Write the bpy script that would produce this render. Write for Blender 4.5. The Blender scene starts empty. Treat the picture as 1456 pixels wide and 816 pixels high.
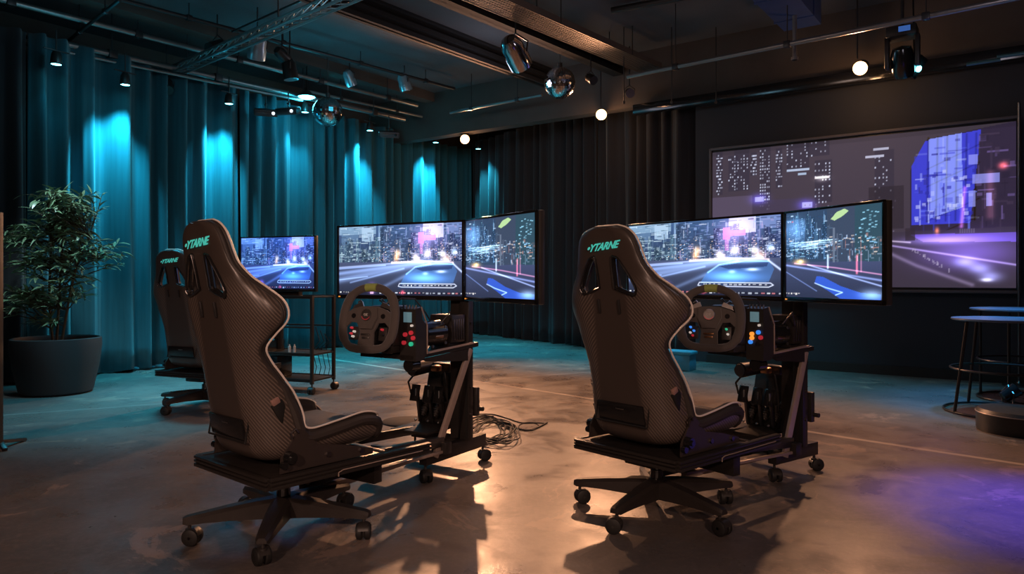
import bpy, bmesh, math, random
import numpy as np
from mathutils import Vector, Matrix, Euler
random.seed(7); RNG = np.random.default_rng(11)
S = bpy.context.scene; COL = S.collection
F, CX, HY, H = 1028.0, 728.0, 395.0, 1.05     # focal length in px, centre column, horizon row, eye height
PI = math.pi
def rad(a): return a*PI/180
def atY(x, y, Y): return Vector(((x-CX)/F*Y, Y, H-(y-HY)/F*Y))
def atz(x, y, Z):
    Y = (Z-H)*F/(HY-y); return Vector(((x-CX)/F*Y, Y, Z))
U = Vector((.585, .811, 0)); V = Vector((.811, -.585, 0))     # room axes: along the side wall, along the end wall
ROOM = math.atan2(U.y, U.x)
def room(u, v, z=0): return U*u + V*v + Vector((0, 0, z))

# ------------------------------------------------------------------ materials
def srgb(r, g, b):
    f = lambda c: (c/255/12.92) if c/255 <= .04045 else ((c/255+.055)/1.055)**2.4
    return (f(r), f(g), f(b))
MATS = {}
def mat(name, col, rough=.5, metal=0, emit=None, es=1, vary=.12, scale=30, bump=0, bscale=200, coat=0, sheen=0):
    if name in MATS: return MATS[name]
    m = bpy.data.materials.new(name); m.use_nodes = True; nt = m.node_tree; b = nt.nodes['Principled BSDF']
    tc = nt.nodes.new('ShaderNodeTexCoord')
    nz = nt.nodes.new('ShaderNodeTexNoise'); nz.inputs['Scale'].default_value = scale; nz.inputs['Detail'].default_value = 4
    nt.links.new(tc.outputs['Object'], nz.inputs['Vector'])
    mx = nt.nodes.new('ShaderNodeMix'); mx.data_type = 'RGBA'
    mx.inputs[6].default_value = (*[c*(1-vary) for c in col], 1); mx.inputs[7].default_value = (*[min(1, c*(1+vary)) for c in col], 1)
    nt.links.new(nz.outputs['Fac'], mx.inputs[0]); nt.links.new(mx.outputs[2], b.inputs['Base Color'])
    mr = nt.nodes.new('ShaderNodeMapRange'); mr.inputs[3].default_value = max(.02, rough-.07); mr.inputs[4].default_value = min(1, rough+.07)
    nt.links.new(nz.outputs['Fac'], mr.inputs[0]); nt.links.new(mr.outputs[0], b.inputs['Roughness'])
    b.inputs['Metallic'].default_value = metal
    if coat: b.inputs['Coat Weight'].default_value = coat; b.inputs['Coat Roughness'].default_value = .15
    if sheen: b.inputs['Sheen Weight'].default_value = sheen
    if emit:
        b.inputs['Emission Color'].default_value = (*emit, 1); b.inputs['Emission Strength'].default_value = es
    if bump:
        n2 = nt.nodes.new('ShaderNodeTexNoise'); n2.inputs['Scale'].default_value = bscale
        nt.links.new(tc.outputs['Object'], n2.inputs['Vector'])
        bp = nt.nodes.new('ShaderNodeBump'); bp.inputs['Strength'].default_value = bump; bp.inputs['Distance'].default_value = .003
        nt.links.new(n2.outputs['Fac'], bp.inputs['Height']); nt.links.new(bp.outputs[0], b.inputs['Normal'])
    MATS[name] = m; return m
black_metal = mat('black_powder_coat', (.034, .03, .028), .36, .3, bump=.1)
black_plastic = mat('black_plastic', (.03, .027, .026), .42, bump=.1)
spoke_plastic = mat('ribbed_nylon', (.030, .025, .023), .45, bump=.15)
gloss_black = mat('gloss_black', (.012, .012, .013), .15, coat=.5)
rubber = mat('rubber', (.012, .012, .012), .6)
suede = mat('suede_grey', (.092, .080, .076), .8, bump=.3, bscale=500, sheen=.3)
leatherette = mat('black_upholstery', (.036, .029, .026), .62, bump=.3, bscale=350)
piping_m = mat('pale_piping', (.88, .80, .73), .4)
silver = mat('brushed_silver', (.55, .53, .52), .3, 1)
dark_silver = mat('dark_silver', (.2, .19, .19), .35, 1)
alu_edge = mat('bronze_aluminium', (.42, .33, .28), .38, .25)
red_m = mat('red_plastic', (.6, .03, .03), .35)
redglow = mat('red_indicator', (.5, .03, .03), .35, emit=(1, .05, .08), es=.28)
bluglow = mat('blue_indicator', (.03, .1, .6), .35, emit=(.05, .3, 1), es=.8)
orglow = mat('orange_indicator', (.8, .3, .03), .35, emit=(1, .35, .05), es=.9)
grnglow = mat('green_indicator', (.03, .6, .3), .35, emit=(.05, .9, .5), es=.35)
whiteglow = mat('white_indicator', (.8, .8, .8), .35, emit=(1, .9, .8), es=.35)
yellow_m = mat('yellow_mark', (.36, .46, .13), .5)
logo_m = mat('turquoise_print', (.05, .75, .65), .5, emit=(.12, .8, .7), es=.35)  # faint emission brightens the print; the lettering is no lamp
pink_m = mat('dusty_pink_plastic', (.34, .2, .17), .5)
white_m = mat('white_print', (.6, .58, .55), .5)
copper_m = mat('copper', (.7, .38, .2), .3, 1)
pipe_m = mat('grey_steel_pipe', (.32, .3, .29), .35, .8)
dark_pipe = mat('dark_steel', (.06, .057, .058), .4, .6)
chrome = mat('mirror_facets', (.75, .75, .75), .08, 1)
ceil_dark = mat('dark_beam_paint', (.016, .015, .015), .9, bump=.2)

def carbon():
    m = bpy.data.materials.new('carbon_shell'); m.use_nodes = True; nt = m.node_tree; b = nt.nodes['Principled BSDF']
    N, L = nt.nodes.new, nt.links.new
    tc = N('ShaderNodeTexCoord'); sp = N('ShaderNodeSeparateXYZ'); L(tc.outputs['Object'], sp.inputs[0])
    def math_(op, a, bb=None):
        n = N('ShaderNodeMath'); n.operation = op
        for i, q in enumerate((a, bb)):
            if q is None: continue
            if isinstance(q, (int, float)): n.inputs[i].default_value = q
            else: L(q, n.inputs[i])
        return n.outputs[0]
    x, y, z = sp.outputs
    ay = math_('ABSOLUTE', y)
    t = math_('ADD', math_('ADD', math_('MULTIPLY', ay, 1.0), math_('MULTIPLY', x, 1.0)), math_('MULTIPLY', z, 1.15))
    st = math_('SINE', math_('MULTIPLY', t, 2*PI/.0185))
    t2 = math_('SINE', math_('MULTIPLY', math_('SUBTRACT', z, math_('ADD', ay, x)), 2*PI/.028))
    w = math_('ADD', math_('MULTIPLY', st, .5), .5)
    w = math_('MULTIPLY', math_('POWER', w, 2), math_('ADD', math_('MULTIPLY', t2, .06), .94))
    edge = math_('ADD', .075, math_('MULTIPLY', math_('SUBTRACT', 1.02, z), .06))
    mk = N('ShaderNodeMapRange'); mk.interpolation_type = 'SMOOTHSTEP'; mk.inputs[1].default_value = 0; mk.inputs[2].default_value = .025
    L(math_('SUBTRACT', ay, edge), mk.inputs[0])
    top = N('ShaderNodeMapRange'); top.interpolation_type = 'SMOOTHSTEP'; top.inputs[1].default_value = 1.07; top.inputs[2].default_value = .99
    L(z, top.inputs[0])
    k = math_('MULTIPLY', math_('MULTIPLY', mk.outputs[0], top.outputs[0]), w)
    mx = N('ShaderNodeMix'); mx.data_type = 'RGBA'; mx.inputs[6].default_value = (.058, .045, .039, 1); mx.inputs[7].default_value = (.17, .135, .115, 1)
    L(k, mx.inputs[0]); L(mx.outputs[2], b.inputs['Base Color'])
    b.inputs['Roughness'].default_value = .4; b.inputs['Coat Weight'].default_value = .25; b.inputs['Coat Roughness'].default_value = .25
    return m
carbon_m = carbon()

# ------------------------------------------------------------------ mesh builder
class MB:
    def __init__(s): s.V = []; s.F = []
    def add(s, vs, fs):
        o = len(s.V); s.V += [tuple(v) for v in vs]; s.F += [tuple(i+o for i in f) for f in fs]; return s
    def bm(s, b, M=None):
        b.verts.index_update(); s.add([(M @ v.co if M else v.co) for v in b.verts], [[v.index for v in f.verts] for f in b.faces]); b.free(); return s
    def box(s, c, size, rot=None, bev=.003):
        b = bmesh.new(); bmesh.ops.create_cube(b, size=1)
        for v in b.verts: v.co = Vector((v.co.x*size[0], v.co.y*size[1], v.co.z*size[2]))
        if bev: bmesh.ops.bevel(b, geom=b.edges[:], offset=min(bev, min(size)*.3), segments=2, affect='EDGES', profile=.5)
        M = Matrix.Translation(Vector(c))
        if rot: M = M @ Euler(rot).to_matrix().to_4x4()
        return s.bm(b, M)
    def bar(s, p0, p1, w, h, bev=.003, up=(0, 0, 1)):       # rectangular bar between two points
        p0, p1 = Vector(p0), Vector(p1); d = p1-p0; L = d.length; x = d.normalized()
        y = Vector(up).cross(x); y = y.normalized() if y.length > 1e-5 else Vector((0, 1, 0)); z = x.cross(y)
        b = bmesh.new(); bmesh.ops.create_cube(b, size=1)
        for v in b.verts: v.co = Vector((v.co.x*L, v.co.y*w, v.co.z*h))
        if bev: bmesh.ops.bevel(b, geom=b.edges[:], offset=min(bev, w*.3, h*.3), segments=2, affect='EDGES', profile=.5)
        M = Matrix.Translation((p0+p1)/2) @ Matrix((x, y, z)).transposed().to_4x4()
        return s.bm(b, M)
    def cyl(s, p0, p1, r0, r1=None, n=20, cap=True):
        r1 = r0 if r1 is None else r1; return s.tube([p0, p1], [r0, r1], n, cap=cap)
    def tube(s, pts, r, n=8, closed=False, cap=True):
        pts = [Vector(p) for p in pts]; m = len(pts); rr = r if isinstance(r, (list, tuple)) else [r]*m
        vs, fs = [], []; prev = None
        for i, p in enumerate(pts):
            a = pts[(i-1) % m] if (closed or i) else pts[0]; b = pts[(i+1) % m] if (closed or i < m-1) else pts[-1]
            t = (b-a).normalized() if (b-a).length > 1e-9 else Vector((0, 0, 1))
            if prev is None:
                q = Vector((0, 0, 1)) if abs(t.z) < .9 else Vector((1, 0, 0)); nx = q.cross(t).normalized()
            else:
                nx = prev - t*prev.dot(t); nx = nx.normalized() if nx.length > 1e-6 else prev
            prev = nx; ny = t.cross(nx)
            for k in range(n):
                a_ = 2*PI*k/n; vs.append(p + (nx*math.cos(a_)+ny*math.sin(a_))*rr[i])
        for i in range(m if closed else m-1):
            j = (i+1) % m
            for k in range(n): fs.append((i*n+k, i*n+(k+1) % n, j*n+(k+1) % n, j*n+k))
        if cap and not closed: fs.append(tuple(range(n))[::-1]); fs.append(tuple((m-1)*n+k for k in range(n)))
        return s.add(vs, fs)
    def lathe(s, prof, c=(0, 0, 0), n=32, M=None):           # prof: (r, z)
        vs, fs = [], []; c = Vector(c)
        for r, z in prof:
            for k in range(n):
                a = 2*PI*k/n; v = Vector((r*math.cos(a), r*math.sin(a), z)); vs.append((M @ v if M else v)+c)
        for i in range(len(prof)-1):
            for k in range(n): fs.append((i*n+k, i*n+(k+1) % n, (i+1)*n+(k+1) % n, (i+1)*n+k))
        if prof[0][0] > 1e-4: fs.append(tuple(range(n))[::-1])
        if prof[-1][0] > 1e-4: fs.append(tuple((len(prof)-1)*n+k for k in range(n)))
        return s.add(vs, fs)
    def prism(s, poly, fn, d0, d1):                         # fn(a, b, d) -> point
        n = len(poly); vs = [fn(a, b, d0) for a, b in poly]+[fn(a, b, d1) for a, b in poly]
        fs = [tuple(range(n))[::-1], tuple(range(n, 2*n))]+[(i, (i+1) % n, n+(i+1) % n, n+i) for i in range(n)]
        return s.add(vs, fs)
    def ball(s, c, r, n=14, sc=(1, 1, 1)):
        b = bmesh.new(); bmesh.ops.create_uvsphere(b, u_segments=n, v_segments=max(6, n//2), radius=r)
        for v in b.verts: v.co = Vector((v.co.x*sc[0], v.co.y*sc[1], v.co.z*sc[2]))+Vector(c)
        return s.bm(b)
    def build(s, name, m, parent=None, smooth=True, ang=35, loc=None):
        me = bpy.data.meshes.new(name); me.from_pydata(s.V, [], s.F); me.update()
        b = bmesh.new(); b.from_mesh(me); bmesh.ops.recalc_face_normals(b, faces=b.faces[:]); b.to_mesh(me); b.free()
        if smooth:
            me.polygons.foreach_set('use_smooth', [True]*len(me.polygons)); me.set_sharp_from_angle(angle=rad(ang))
        me.materials.append(m)
        o = bpy.data.objects.new(name, me); COL.objects.link(o)
        if parent: o.parent = parent
        if loc: o.location = loc
        return o
def tag(o, label=None, cat=None, group=None, kind=None):
    if label: o['label'] = label
    if cat: o['category'] = cat
    if group: o['group'] = group
    if kind: o['kind'] = kind
    return o
def thing(name, label, cat, loc=(0, 0, 0), rz=0, group=None, ry=0):
    o = bpy.data.objects.new(name, None); COL.objects.link(o); o.location = loc; o.rotation_euler = (0, ry, rz); o.empty_display_size = .1
    return tag(o, label, cat, group)
def copy_tree(o, parent=None):
    c = o.copy(); COL.objects.link(c)
    if parent: c.parent = parent
    for ch in list(o.children): copy_tree(ch, c)
    return c
def centred(mb):
    """recentre the collected points on their base so that the object origin sits there"""
    a = np.array(mb.V); c = Vector(((a[:, 0].min()+a[:, 0].max())/2, (a[:, 1].min()+a[:, 1].max())/2, a[:, 2].min()))
    mb.V = [tuple(Vector(v)-c) for v in mb.V]; return c
def solo(mb, name, m, label, cat, group=None, kind=None, ang=35, smooth=True):
    c = centred(mb); o = mb.build(name, m, ang=ang, smooth=smooth); o.location = c; return tag(o, label, cat, group, kind)
def struct(mb, name, m, smooth=True):
    o = mb.build(name, m, smooth=smooth); o['kind'] = 'structure'; return o
class Frame:
    def __init__(s, x, y, th): s.o = Vector((x, y, 0)); s.th = rad(th); s.f = Vector((math.sin(s.th), math.cos(s.th), 0)); s.l = Vector((-math.cos(s.th), math.sin(s.th), 0)); s.phi = PI/2-s.th
    def pt(s, x, y, z=0): return s.o+s.f*x+s.l*y+Vector((0, 0, z))
def catmull(P, n=8, closed=False):
    P = [np.array(p, float) for p in P]; out = []; m = len(P)
    for i in range(m if closed else m-1):
        g = lambda k: P[k % m] if closed else P[max(0, min(m-1, k))]
        a, b, c, d = g(i-1), g(i), g(i+1), g(i+2)
        for k in range(n):
            t = k/n; out.append(.5*((2*b)+(-a+c)*t+(2*a-5*b+4*c-d)*t*t+(-a+3*b-3*c+d)*t**3))
    if not closed: out.append(P[-1])
    return out

# ------------------------------------------------------------------ camera
cd = bpy.data.cameras.new('camera'); cam = bpy.data.objects.new('camera', cd); COL.objects.link(cam)
cam.location = (0, 0, H); cam.rotation_euler = (PI/2, 0, 0); cd.sensor_width = 36; cd.lens = 36*F/1456; cd.shift_y = -13/1456; cd.clip_start = .05
S.camera = cam
S.view_settings.view_transform = 'Standard'; S.view_settings.look = 'None'; S.view_settings.exposure = 0; S.view_settings.gamma = 1
S.view_settings.use_curve_mapping = False
w = bpy.data.worlds.new('dark_room_air'); S.world = w; w.use_nodes = True
w.node_tree.nodes['Background'].inputs[0].default_value = (.10, .11, .15, 1); w.node_tree.nodes['Background'].inputs[1].default_value = .02
S.cycles.max_bounces = 6; S.cycles.diffuse_bounces = 3; S.cycles.glossy_bounces = 3
try: S.cycles.use_denoising = True
except Exception: pass

# ------------------------------------------------------------------ the room
def floor_mat():
    m = bpy.data.materials.new('worn_concrete'); m.use_nodes = True; nt = m.node_tree; b = nt.nodes['Principled BSDF']
    N, L = nt.nodes.new, nt.links.new
    tc = N('ShaderNodeTexCoord')
    def noise(sc, det=5, rg=.6, dist=0):
        n = N('ShaderNodeTexNoise'); n.inputs['Scale'].default_value = sc; n.inputs['Detail'].default_value = det; n.inputs['Roughness'].default_value = rg; n.inputs['Distortion'].default_value = dist
        L(tc.outputs['Object'], n.inputs['Vector']); return n.outputs['Fac']
    def ramp(f, a, bb, smooth=True):
        r = N('ShaderNodeMapRange'); r.interpolation_type = 'SMOOTHSTEP'; r.inputs[1].default_value = a; r.inputs[2].default_value = bb; L(f, r.inputs[0]); return r.outputs[0]
    def mix(f, a, bb):
        x = N('ShaderNodeMix'); x.data_type = 'RGBA'
        for i, q in ((0, f), (6, a), (7, bb)):
            if isinstance(q, tuple): x.inputs[i].default_value = (*q, 1)
            elif isinstance(q, float): x.inputs[i].default_value = q
            else: L(q, x.inputs[i])
        return x.outputs[2]
    def ma(op, a, bb):
        n = N('ShaderNodeMath'); n.operation = op
        for i, q in ((0, a), (1, bb)):
            if isinstance(q, (int, float)): n.inputs[i].default_value = q
            else: L(q, n.inputs[i])
        return n.outputs[0]
    big = noise(.55, 6, .6, .6); med = noise(2.3, 7, .65, .4); fine = noise(40, 4, .7); speck = noise(120, 2, .6)
    c = mix(ramp(big, .38, .62), (.105, .093, .090), (.185, .155, .138))
    c = mix(ma('MULTIPLY', ramp(med, .5, .64), .55), c, (.07, .064, .064))
    c = mix(ma('MULTIPLY', ramp(fine, .45, .7), .35), c, (.25, .205, .18))
    c = mix(ma('MULTIPLY', ramp(noise(1.35, 9, .72, 1.4), .575, .60), .5), c, (.36, .26, .205))
    c = mix(ramp(speck, .74, .78), c, (.6, .55, .5))
    # expansion joint crossing the floor, slightly wavering
    sp = N('ShaderNodeSeparateXYZ'); L(tc.outputs['Object'], sp.inputs[0])
    def joint(x0, y0, x1, y1, wd, seed):
        d = math.hypot(x1-x0, y1-y0); nx, ny = (y1-y0)/d, -(x1-x0)/d
        s_ = ma('ADD', ma('MULTIPLY', sp.outputs[0], nx), ma('MULTIPLY', sp.outputs[1], ny))
        s_ = ma('ABSOLUTE', ma('ADD', ma('SUBTRACT', s_, nx*x0+ny*y0), ma('MULTIPLY', ma('SUBTRACT', noise(1.5+seed, 4), .5), .05)), 0)
        r = N('ShaderNodeMapRange'); r.inputs[1].default_value = wd; r.inputs[2].default_value = wd*2; r.inputs[3].default_value = 1; r.inputs[4].default_value = 0; L(s_, r.inputs[0])
        return r.outputs[0]
    j = joint(-.4, 7.39, 2.88, 4.07, .016, 0); j2 = joint(-4.5, 5.2, -.4, 7.39, .010, 1.3)
    c = mix(ma('MULTIPLY', j, .7), c, (.55, .46, .38)); c = mix(ma('MULTIPLY', j2, .35), c, (.5, .46, .42))
    L(c, b.inputs['Base Color'])
    rr = N('ShaderNodeMapRange'); rr.inputs[3].default_value = .24; rr.inputs[4].default_value = .5; L(ramp(med, .3, .7), rr.inputs[0]); L(rr.outputs[0], b.inputs['Roughness'])
    b.inputs['Specular IOR Level'].default_value = .45
    bp = N('ShaderNodeBump'); bp.inputs['Strength'].default_value = .35; bp.inputs['Distance'].default_value = .004
    L(ma('ADD', ma('MULTIPLY', fine, .5), med), bp.inputs['Height']); L(bp.outputs[0], b.inputs['Normal'])
    return m
def slab(u0, u1, v0, v1, z0, z1, bev=0):
    mb = MB(); P = [room(u, v, z) for z in (z0, z1) for u, v in ((u0, v0), (u1, v0), (u1, v1), (u0, v1))]
    return mb.add(P, [(0, 3, 2, 1), (4, 5, 6, 7), (0, 1, 5, 4), (1, 2, 6, 5), (2, 3, 7, 6), (3, 0, 4, 7)])
brown_wall = mat('brown_upper_wall', (.10, .078, .066), .8, vary=.3, scale=3, bump=.3, bscale=60)
navy_wall = mat('black_painted_wall', (.035, .037, .046), .7, vary=.15, scale=2)
ceil_m = mat('grey_ceiling_paint', (.105, .10, .105), .85, vary=.35, scale=2.2, bump=.5, bscale=30)
UW = 8.73
struct(slab(-3.2, 11.8, -9.4, 3.2, -.1, 0), 'floor', floor_mat(), False)
struct(slab(-3.2, 11.8, -9.4, 3.2, 4.0, 4.1), 'ceiling', ceil_m, False)
struct(slab(-3.2, 11.8, -9.4, -9.25, 0, 4.0), 'wall_left', brown_wall, False)
struct(slab(11.65, 11.8, -9.25, -3.3, 0, 4.0), 'wall_back', navy_wall, False)
struct(slab(UW, 11.65, -3.45, -3.3, 0, 4.0), 'wall_recess', navy_wall, False)
struct(slab(UW, UW+.15, -3.3, 3.2, 0, 4.0), 'wall_right', navy_wall, False)
struct(slab(-3.2, UW, 3.05, 3.2, 0, 4.0), 'wall_side', navy_wall, False)
struct(slab(-3.2, -3.05, -9.25, 3.05, 0, 4.0), 'wall_behind', navy_wall, False)
struct(slab(UW-.02, UW, -3.3, 3.05, 0, .10), 'baseboard_right', mat('dark_baseboard', (.03, .024, .022), .5), False)
struct(slab(UW-.10, UW+.1, -9.25, 3.05, 3.30, 4.0), 'trim_1', brown_wall, False)          # header beam
# flat downstand across the ceiling
struct(slab(-3, UW-.1, -7.95, -7.75, 3.86, 4.0), 'trim_2', brown_wall, False)

# ------------------------------------------------------------------ curtains
A_ = Vector((-4.51, 7.71, 0)); B_ = Vector((-.88, 13.9, 0)); C_ = Vector((2.30, 9.22, 0))
AB = (B_-A_).normalized(); A0 = A_-AB*4.6
path = [A0, B_-AB*.35] + [B_ + (AB*-.35)*(1-t)**2 + ((C_-B_).normalized()*.35)*t**2 for t in (.33, .66)] + [B_+(C_-B_).normalized()*.35, C_]
cum = [0]
for i in range(1, len(path)): cum.append(cum[-1]+(path[i]-path[i-1]).length)
def along(s):
    for i in range(1, len(path)):
        if s <= cum[i] or i == len(path)-1:
            d = (path[i]-path[i-1]).normalized(); return path[i-1]+d*(s-cum[i-1]), d
def fabric(name, col):
    m = bpy.data.materials.new(name); m.use_nodes = True; nt = m.node_tree; b = nt.nodes['Principled BSDF']
    tc = nt.nodes.new('ShaderNodeTexCoord'); mp = nt.nodes.new('ShaderNodeMapping'); mp.inputs['Scale'].default_value = (30, 30, 1.2)
    nz = nt.nodes.new('ShaderNodeTexNoise'); nz.inputs['Scale'].default_value = 1; nz.inputs['Detail'].default_value = 3
    nt.links.new(tc.outputs['Object'], mp.inputs[0]); nt.links.new(mp.outputs[0], nz.inputs['Vector'])
    mx = nt.nodes.new('ShaderNodeMix'); mx.data_type = 'RGBA'; mx.inputs[6].default_value = (*[c*.6 for c in col], 1); mx.inputs[7].default_value = (*[c*1.2 for c in col], 1)
    nt.links.new(nz.outputs['Fac'], mx.inputs[0]); nt.links.new(mx.outputs[2], b.inputs['Base Color'])
    b.inputs['Roughness'].default_value = .75; b.inputs['Sheen Weight'].default_value = .25; b.inputs['Specular IOR Level'].default_value = .25
    return m
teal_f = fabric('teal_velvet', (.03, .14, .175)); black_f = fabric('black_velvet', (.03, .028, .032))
def fold(s, z):
    k = z/3.6
    a = math.sin(2*PI*s/.27+1.6*math.sin(2*PI*s/1.37)+.25*math.sin(z*1.1+s))
    b2 = math.sin(2*PI*s/.71+1.1+.8*math.sin(s*1.9)); c2 = math.sin(2*PI*s/.113+2*math.sin(s*3))
    a = math.copysign(abs(a)**.75, a)
    return (.075*a+.04*b2+.012*c2)*(1.05-.25*k)
def curtain(s0, s1, z0, z1, m, label, group):
    n = int((s1-s0)/.014); rows = 14; mb = MB(); vs = []
    for j in range(rows+1):
        z = z0+(z1-z0)*j/rows
        for i in range(n+1):
            s = s0+(s1-s0)*i/n; p, d = along(s); nrm = Vector((d.y, -d.x, 0))
            hem = .012*math.sin(s*9)+.01*math.sin(s*23) if j == 0 else 0
            vs.append(p+nrm*fold(s, z)+Vector((0, 0, max(z+hem, .006))))
    fs = [(j*(n+1)+i, j*(n+1)+i+1, (j+1)*(n+1)+i+1, (j+1)*(n+1)+i) for j in range(rows) for i in range(n)]
    mb.add(vs, fs); c = centred(mb); o = mb.build('stage_curtain', m, ang=180); o.location = c
    sd = o.modifiers.new('cloth_thickness', 'SOLIDIFY'); sd.thickness = .006
    tag(o, label, 'curtain', group)
TL = cum[-1]; sB = cum[1]
xs_px = [-400, 42, 215, 340, 478, 590]     # seams seen in the photo
def s_at_px(x):
    r = (x-CX)/F; t = (r*A_.y-A_.x)/(AB.x-r*AB.y); return t+4.6
seams = [0.0]+[s_at_px(x) for x in xs_px[1:]]+[sB+.35]
labs = ['nearly black drape at the far left behind the potted plant', 'teal drape between the potted plant and the farthest racing seat, brightest at its top',
        'teal drape directly behind the left racing seat headrest', 'teal drape behind the small screen on the cart',
        'teal drape behind the left half of the left wide monitor', 'teal drape in the far corner behind the left monitors']
for i in range(6): curtain(seams[i]+.01, seams[i+1]-.005, .02, 3.5, teal_f if i else black_f, labs[i], 'teal drapes along the left side')  # far-left panel takes black fabric, its shade put into the colour
s2 = sB+.35; seg = (TL-s2)/3
labs = ['dark drape right of the far corner, catching a narrow teal light', 'black drape in the middle between the two rigs', 'black drape ending beside the painted right wall']
for i in range(3): curtain(s2+seg*i+.01, s2+seg*(i+1)-.005, .02, 3.6, black_f, labs[i], 'black drapes across the recess')
# a dull teal drape offcut lying at the hem behind the plant
mb = MB(); p0 = atz(190, 529, 0); vs = []
for k in range(9):
    mb.ball(atz(150+k*13, 530-k*1.2, 0)+Vector((0, 0, .02)), .055+.02*math.sin(k*2.1), 10, (1.3, .7, .45))
solo(mb, 'bunched_cloth', teal_f, 'crumpled dark cloth bunched on the floor at the foot of the teal drape', 'cloth')

# ------------------------------------------------------------------ racing seat
ROWS = [  # spine x, spine z, edge x, edge z, half width
 (.315,.372,.318,.40,.20),(.28,.352,.30,.452,.232),(.20,.345,.22,.474,.245),(.10,.342,.12,.462,.245),(0,.34,.03,.448,.240),(-.10,.342,-.028,.443,.236),
 (-.165,.35,-.06,.458,.232),(-.208,.38,-.075,.495,.228),(-.228,.44,-.09,.545,.224),(-.244,.53,-.12,.61,.220),(-.258,.62,-.165,.675,.215),(-.27,.70,-.21,.737,.212),
 (-.283,.78,-.235,.79,.222),(-.295,.85,-.215,.845,.255),(-.305,.92,-.190,.90,.296),(-.315,.98,-.20,.955,.290),(-.325,1.025,-.245,1.005,.250),(-.333,1.065,-.282,1.045,.208),
 (-.341,1.105,-.315,1.097,.176),(-.348,1.145,-.328,1.142,.160),(-.354,1.183,-.337,1.181,.150),(-.360,1.217,-.344,1.216,.133),(-.363,1.243,-.348,1.242,.103),(-.365,1.256,-.350,1.256,.055)]
def shell_grid(off=0, n_t=28, shrink=0):
    rows = catmull(ROWS, 5); out = []
    for R in rows:
        px, pz, ex, ez, wd = R; line = []; wd = max(wd-shrink, .01)
        for k in range(-n_t, n_t+1):
            t = abs(k)/n_t; bx = min(1, max(0, (.62-pz)/.2))      # boxy round the hips, flared wings above
            h1 = math.sin(PI*t/2)**.62; g1 = 1-math.cos(PI*t/2)**.62 if t < 1 else 1
            q = max(0, (t-.42)/.58); h2 = t*1.28 if t < .5 else .64+.36*math.sin((t-.5)/.5*PI/2)**.92; g2 = q**1.45
            hh = h1*bx+h2*(1-bx); g = g1*bx+g2*(1-bx)
            line.append(Vector((px+(ex-px)*g, math.copysign(1, k)*wd*hh if k else 0, pz+(ez-pz)*g)))
        out.append(line)
    return out
def grid_mesh(G):
    m = len(G[0]); vs = [p for r in G for p in r]; fs = [(i*m+j, i*m+j+1, (i+1)*m+j+1, (i+1)*m+j) for i in range(len(G)-1) for j in range(m-1)]
    return vs, fs
WIN = [(.046, 1.128), (.060, 1.136), (.080, 1.126), (.118, 1.072), (.150, 1.012), (.148, .990), (.130, .980), (.052, 1.004), (.042, 1.020)]   # harness opening (y, z)
def apply_mods(o):
    dg = bpy.context.evaluated_depsgraph_get(); me = bpy.data.meshes.new_from_object(o.evaluated_get(dg)); old = o.data; o.modifiers.clear(); o.data = me
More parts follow.
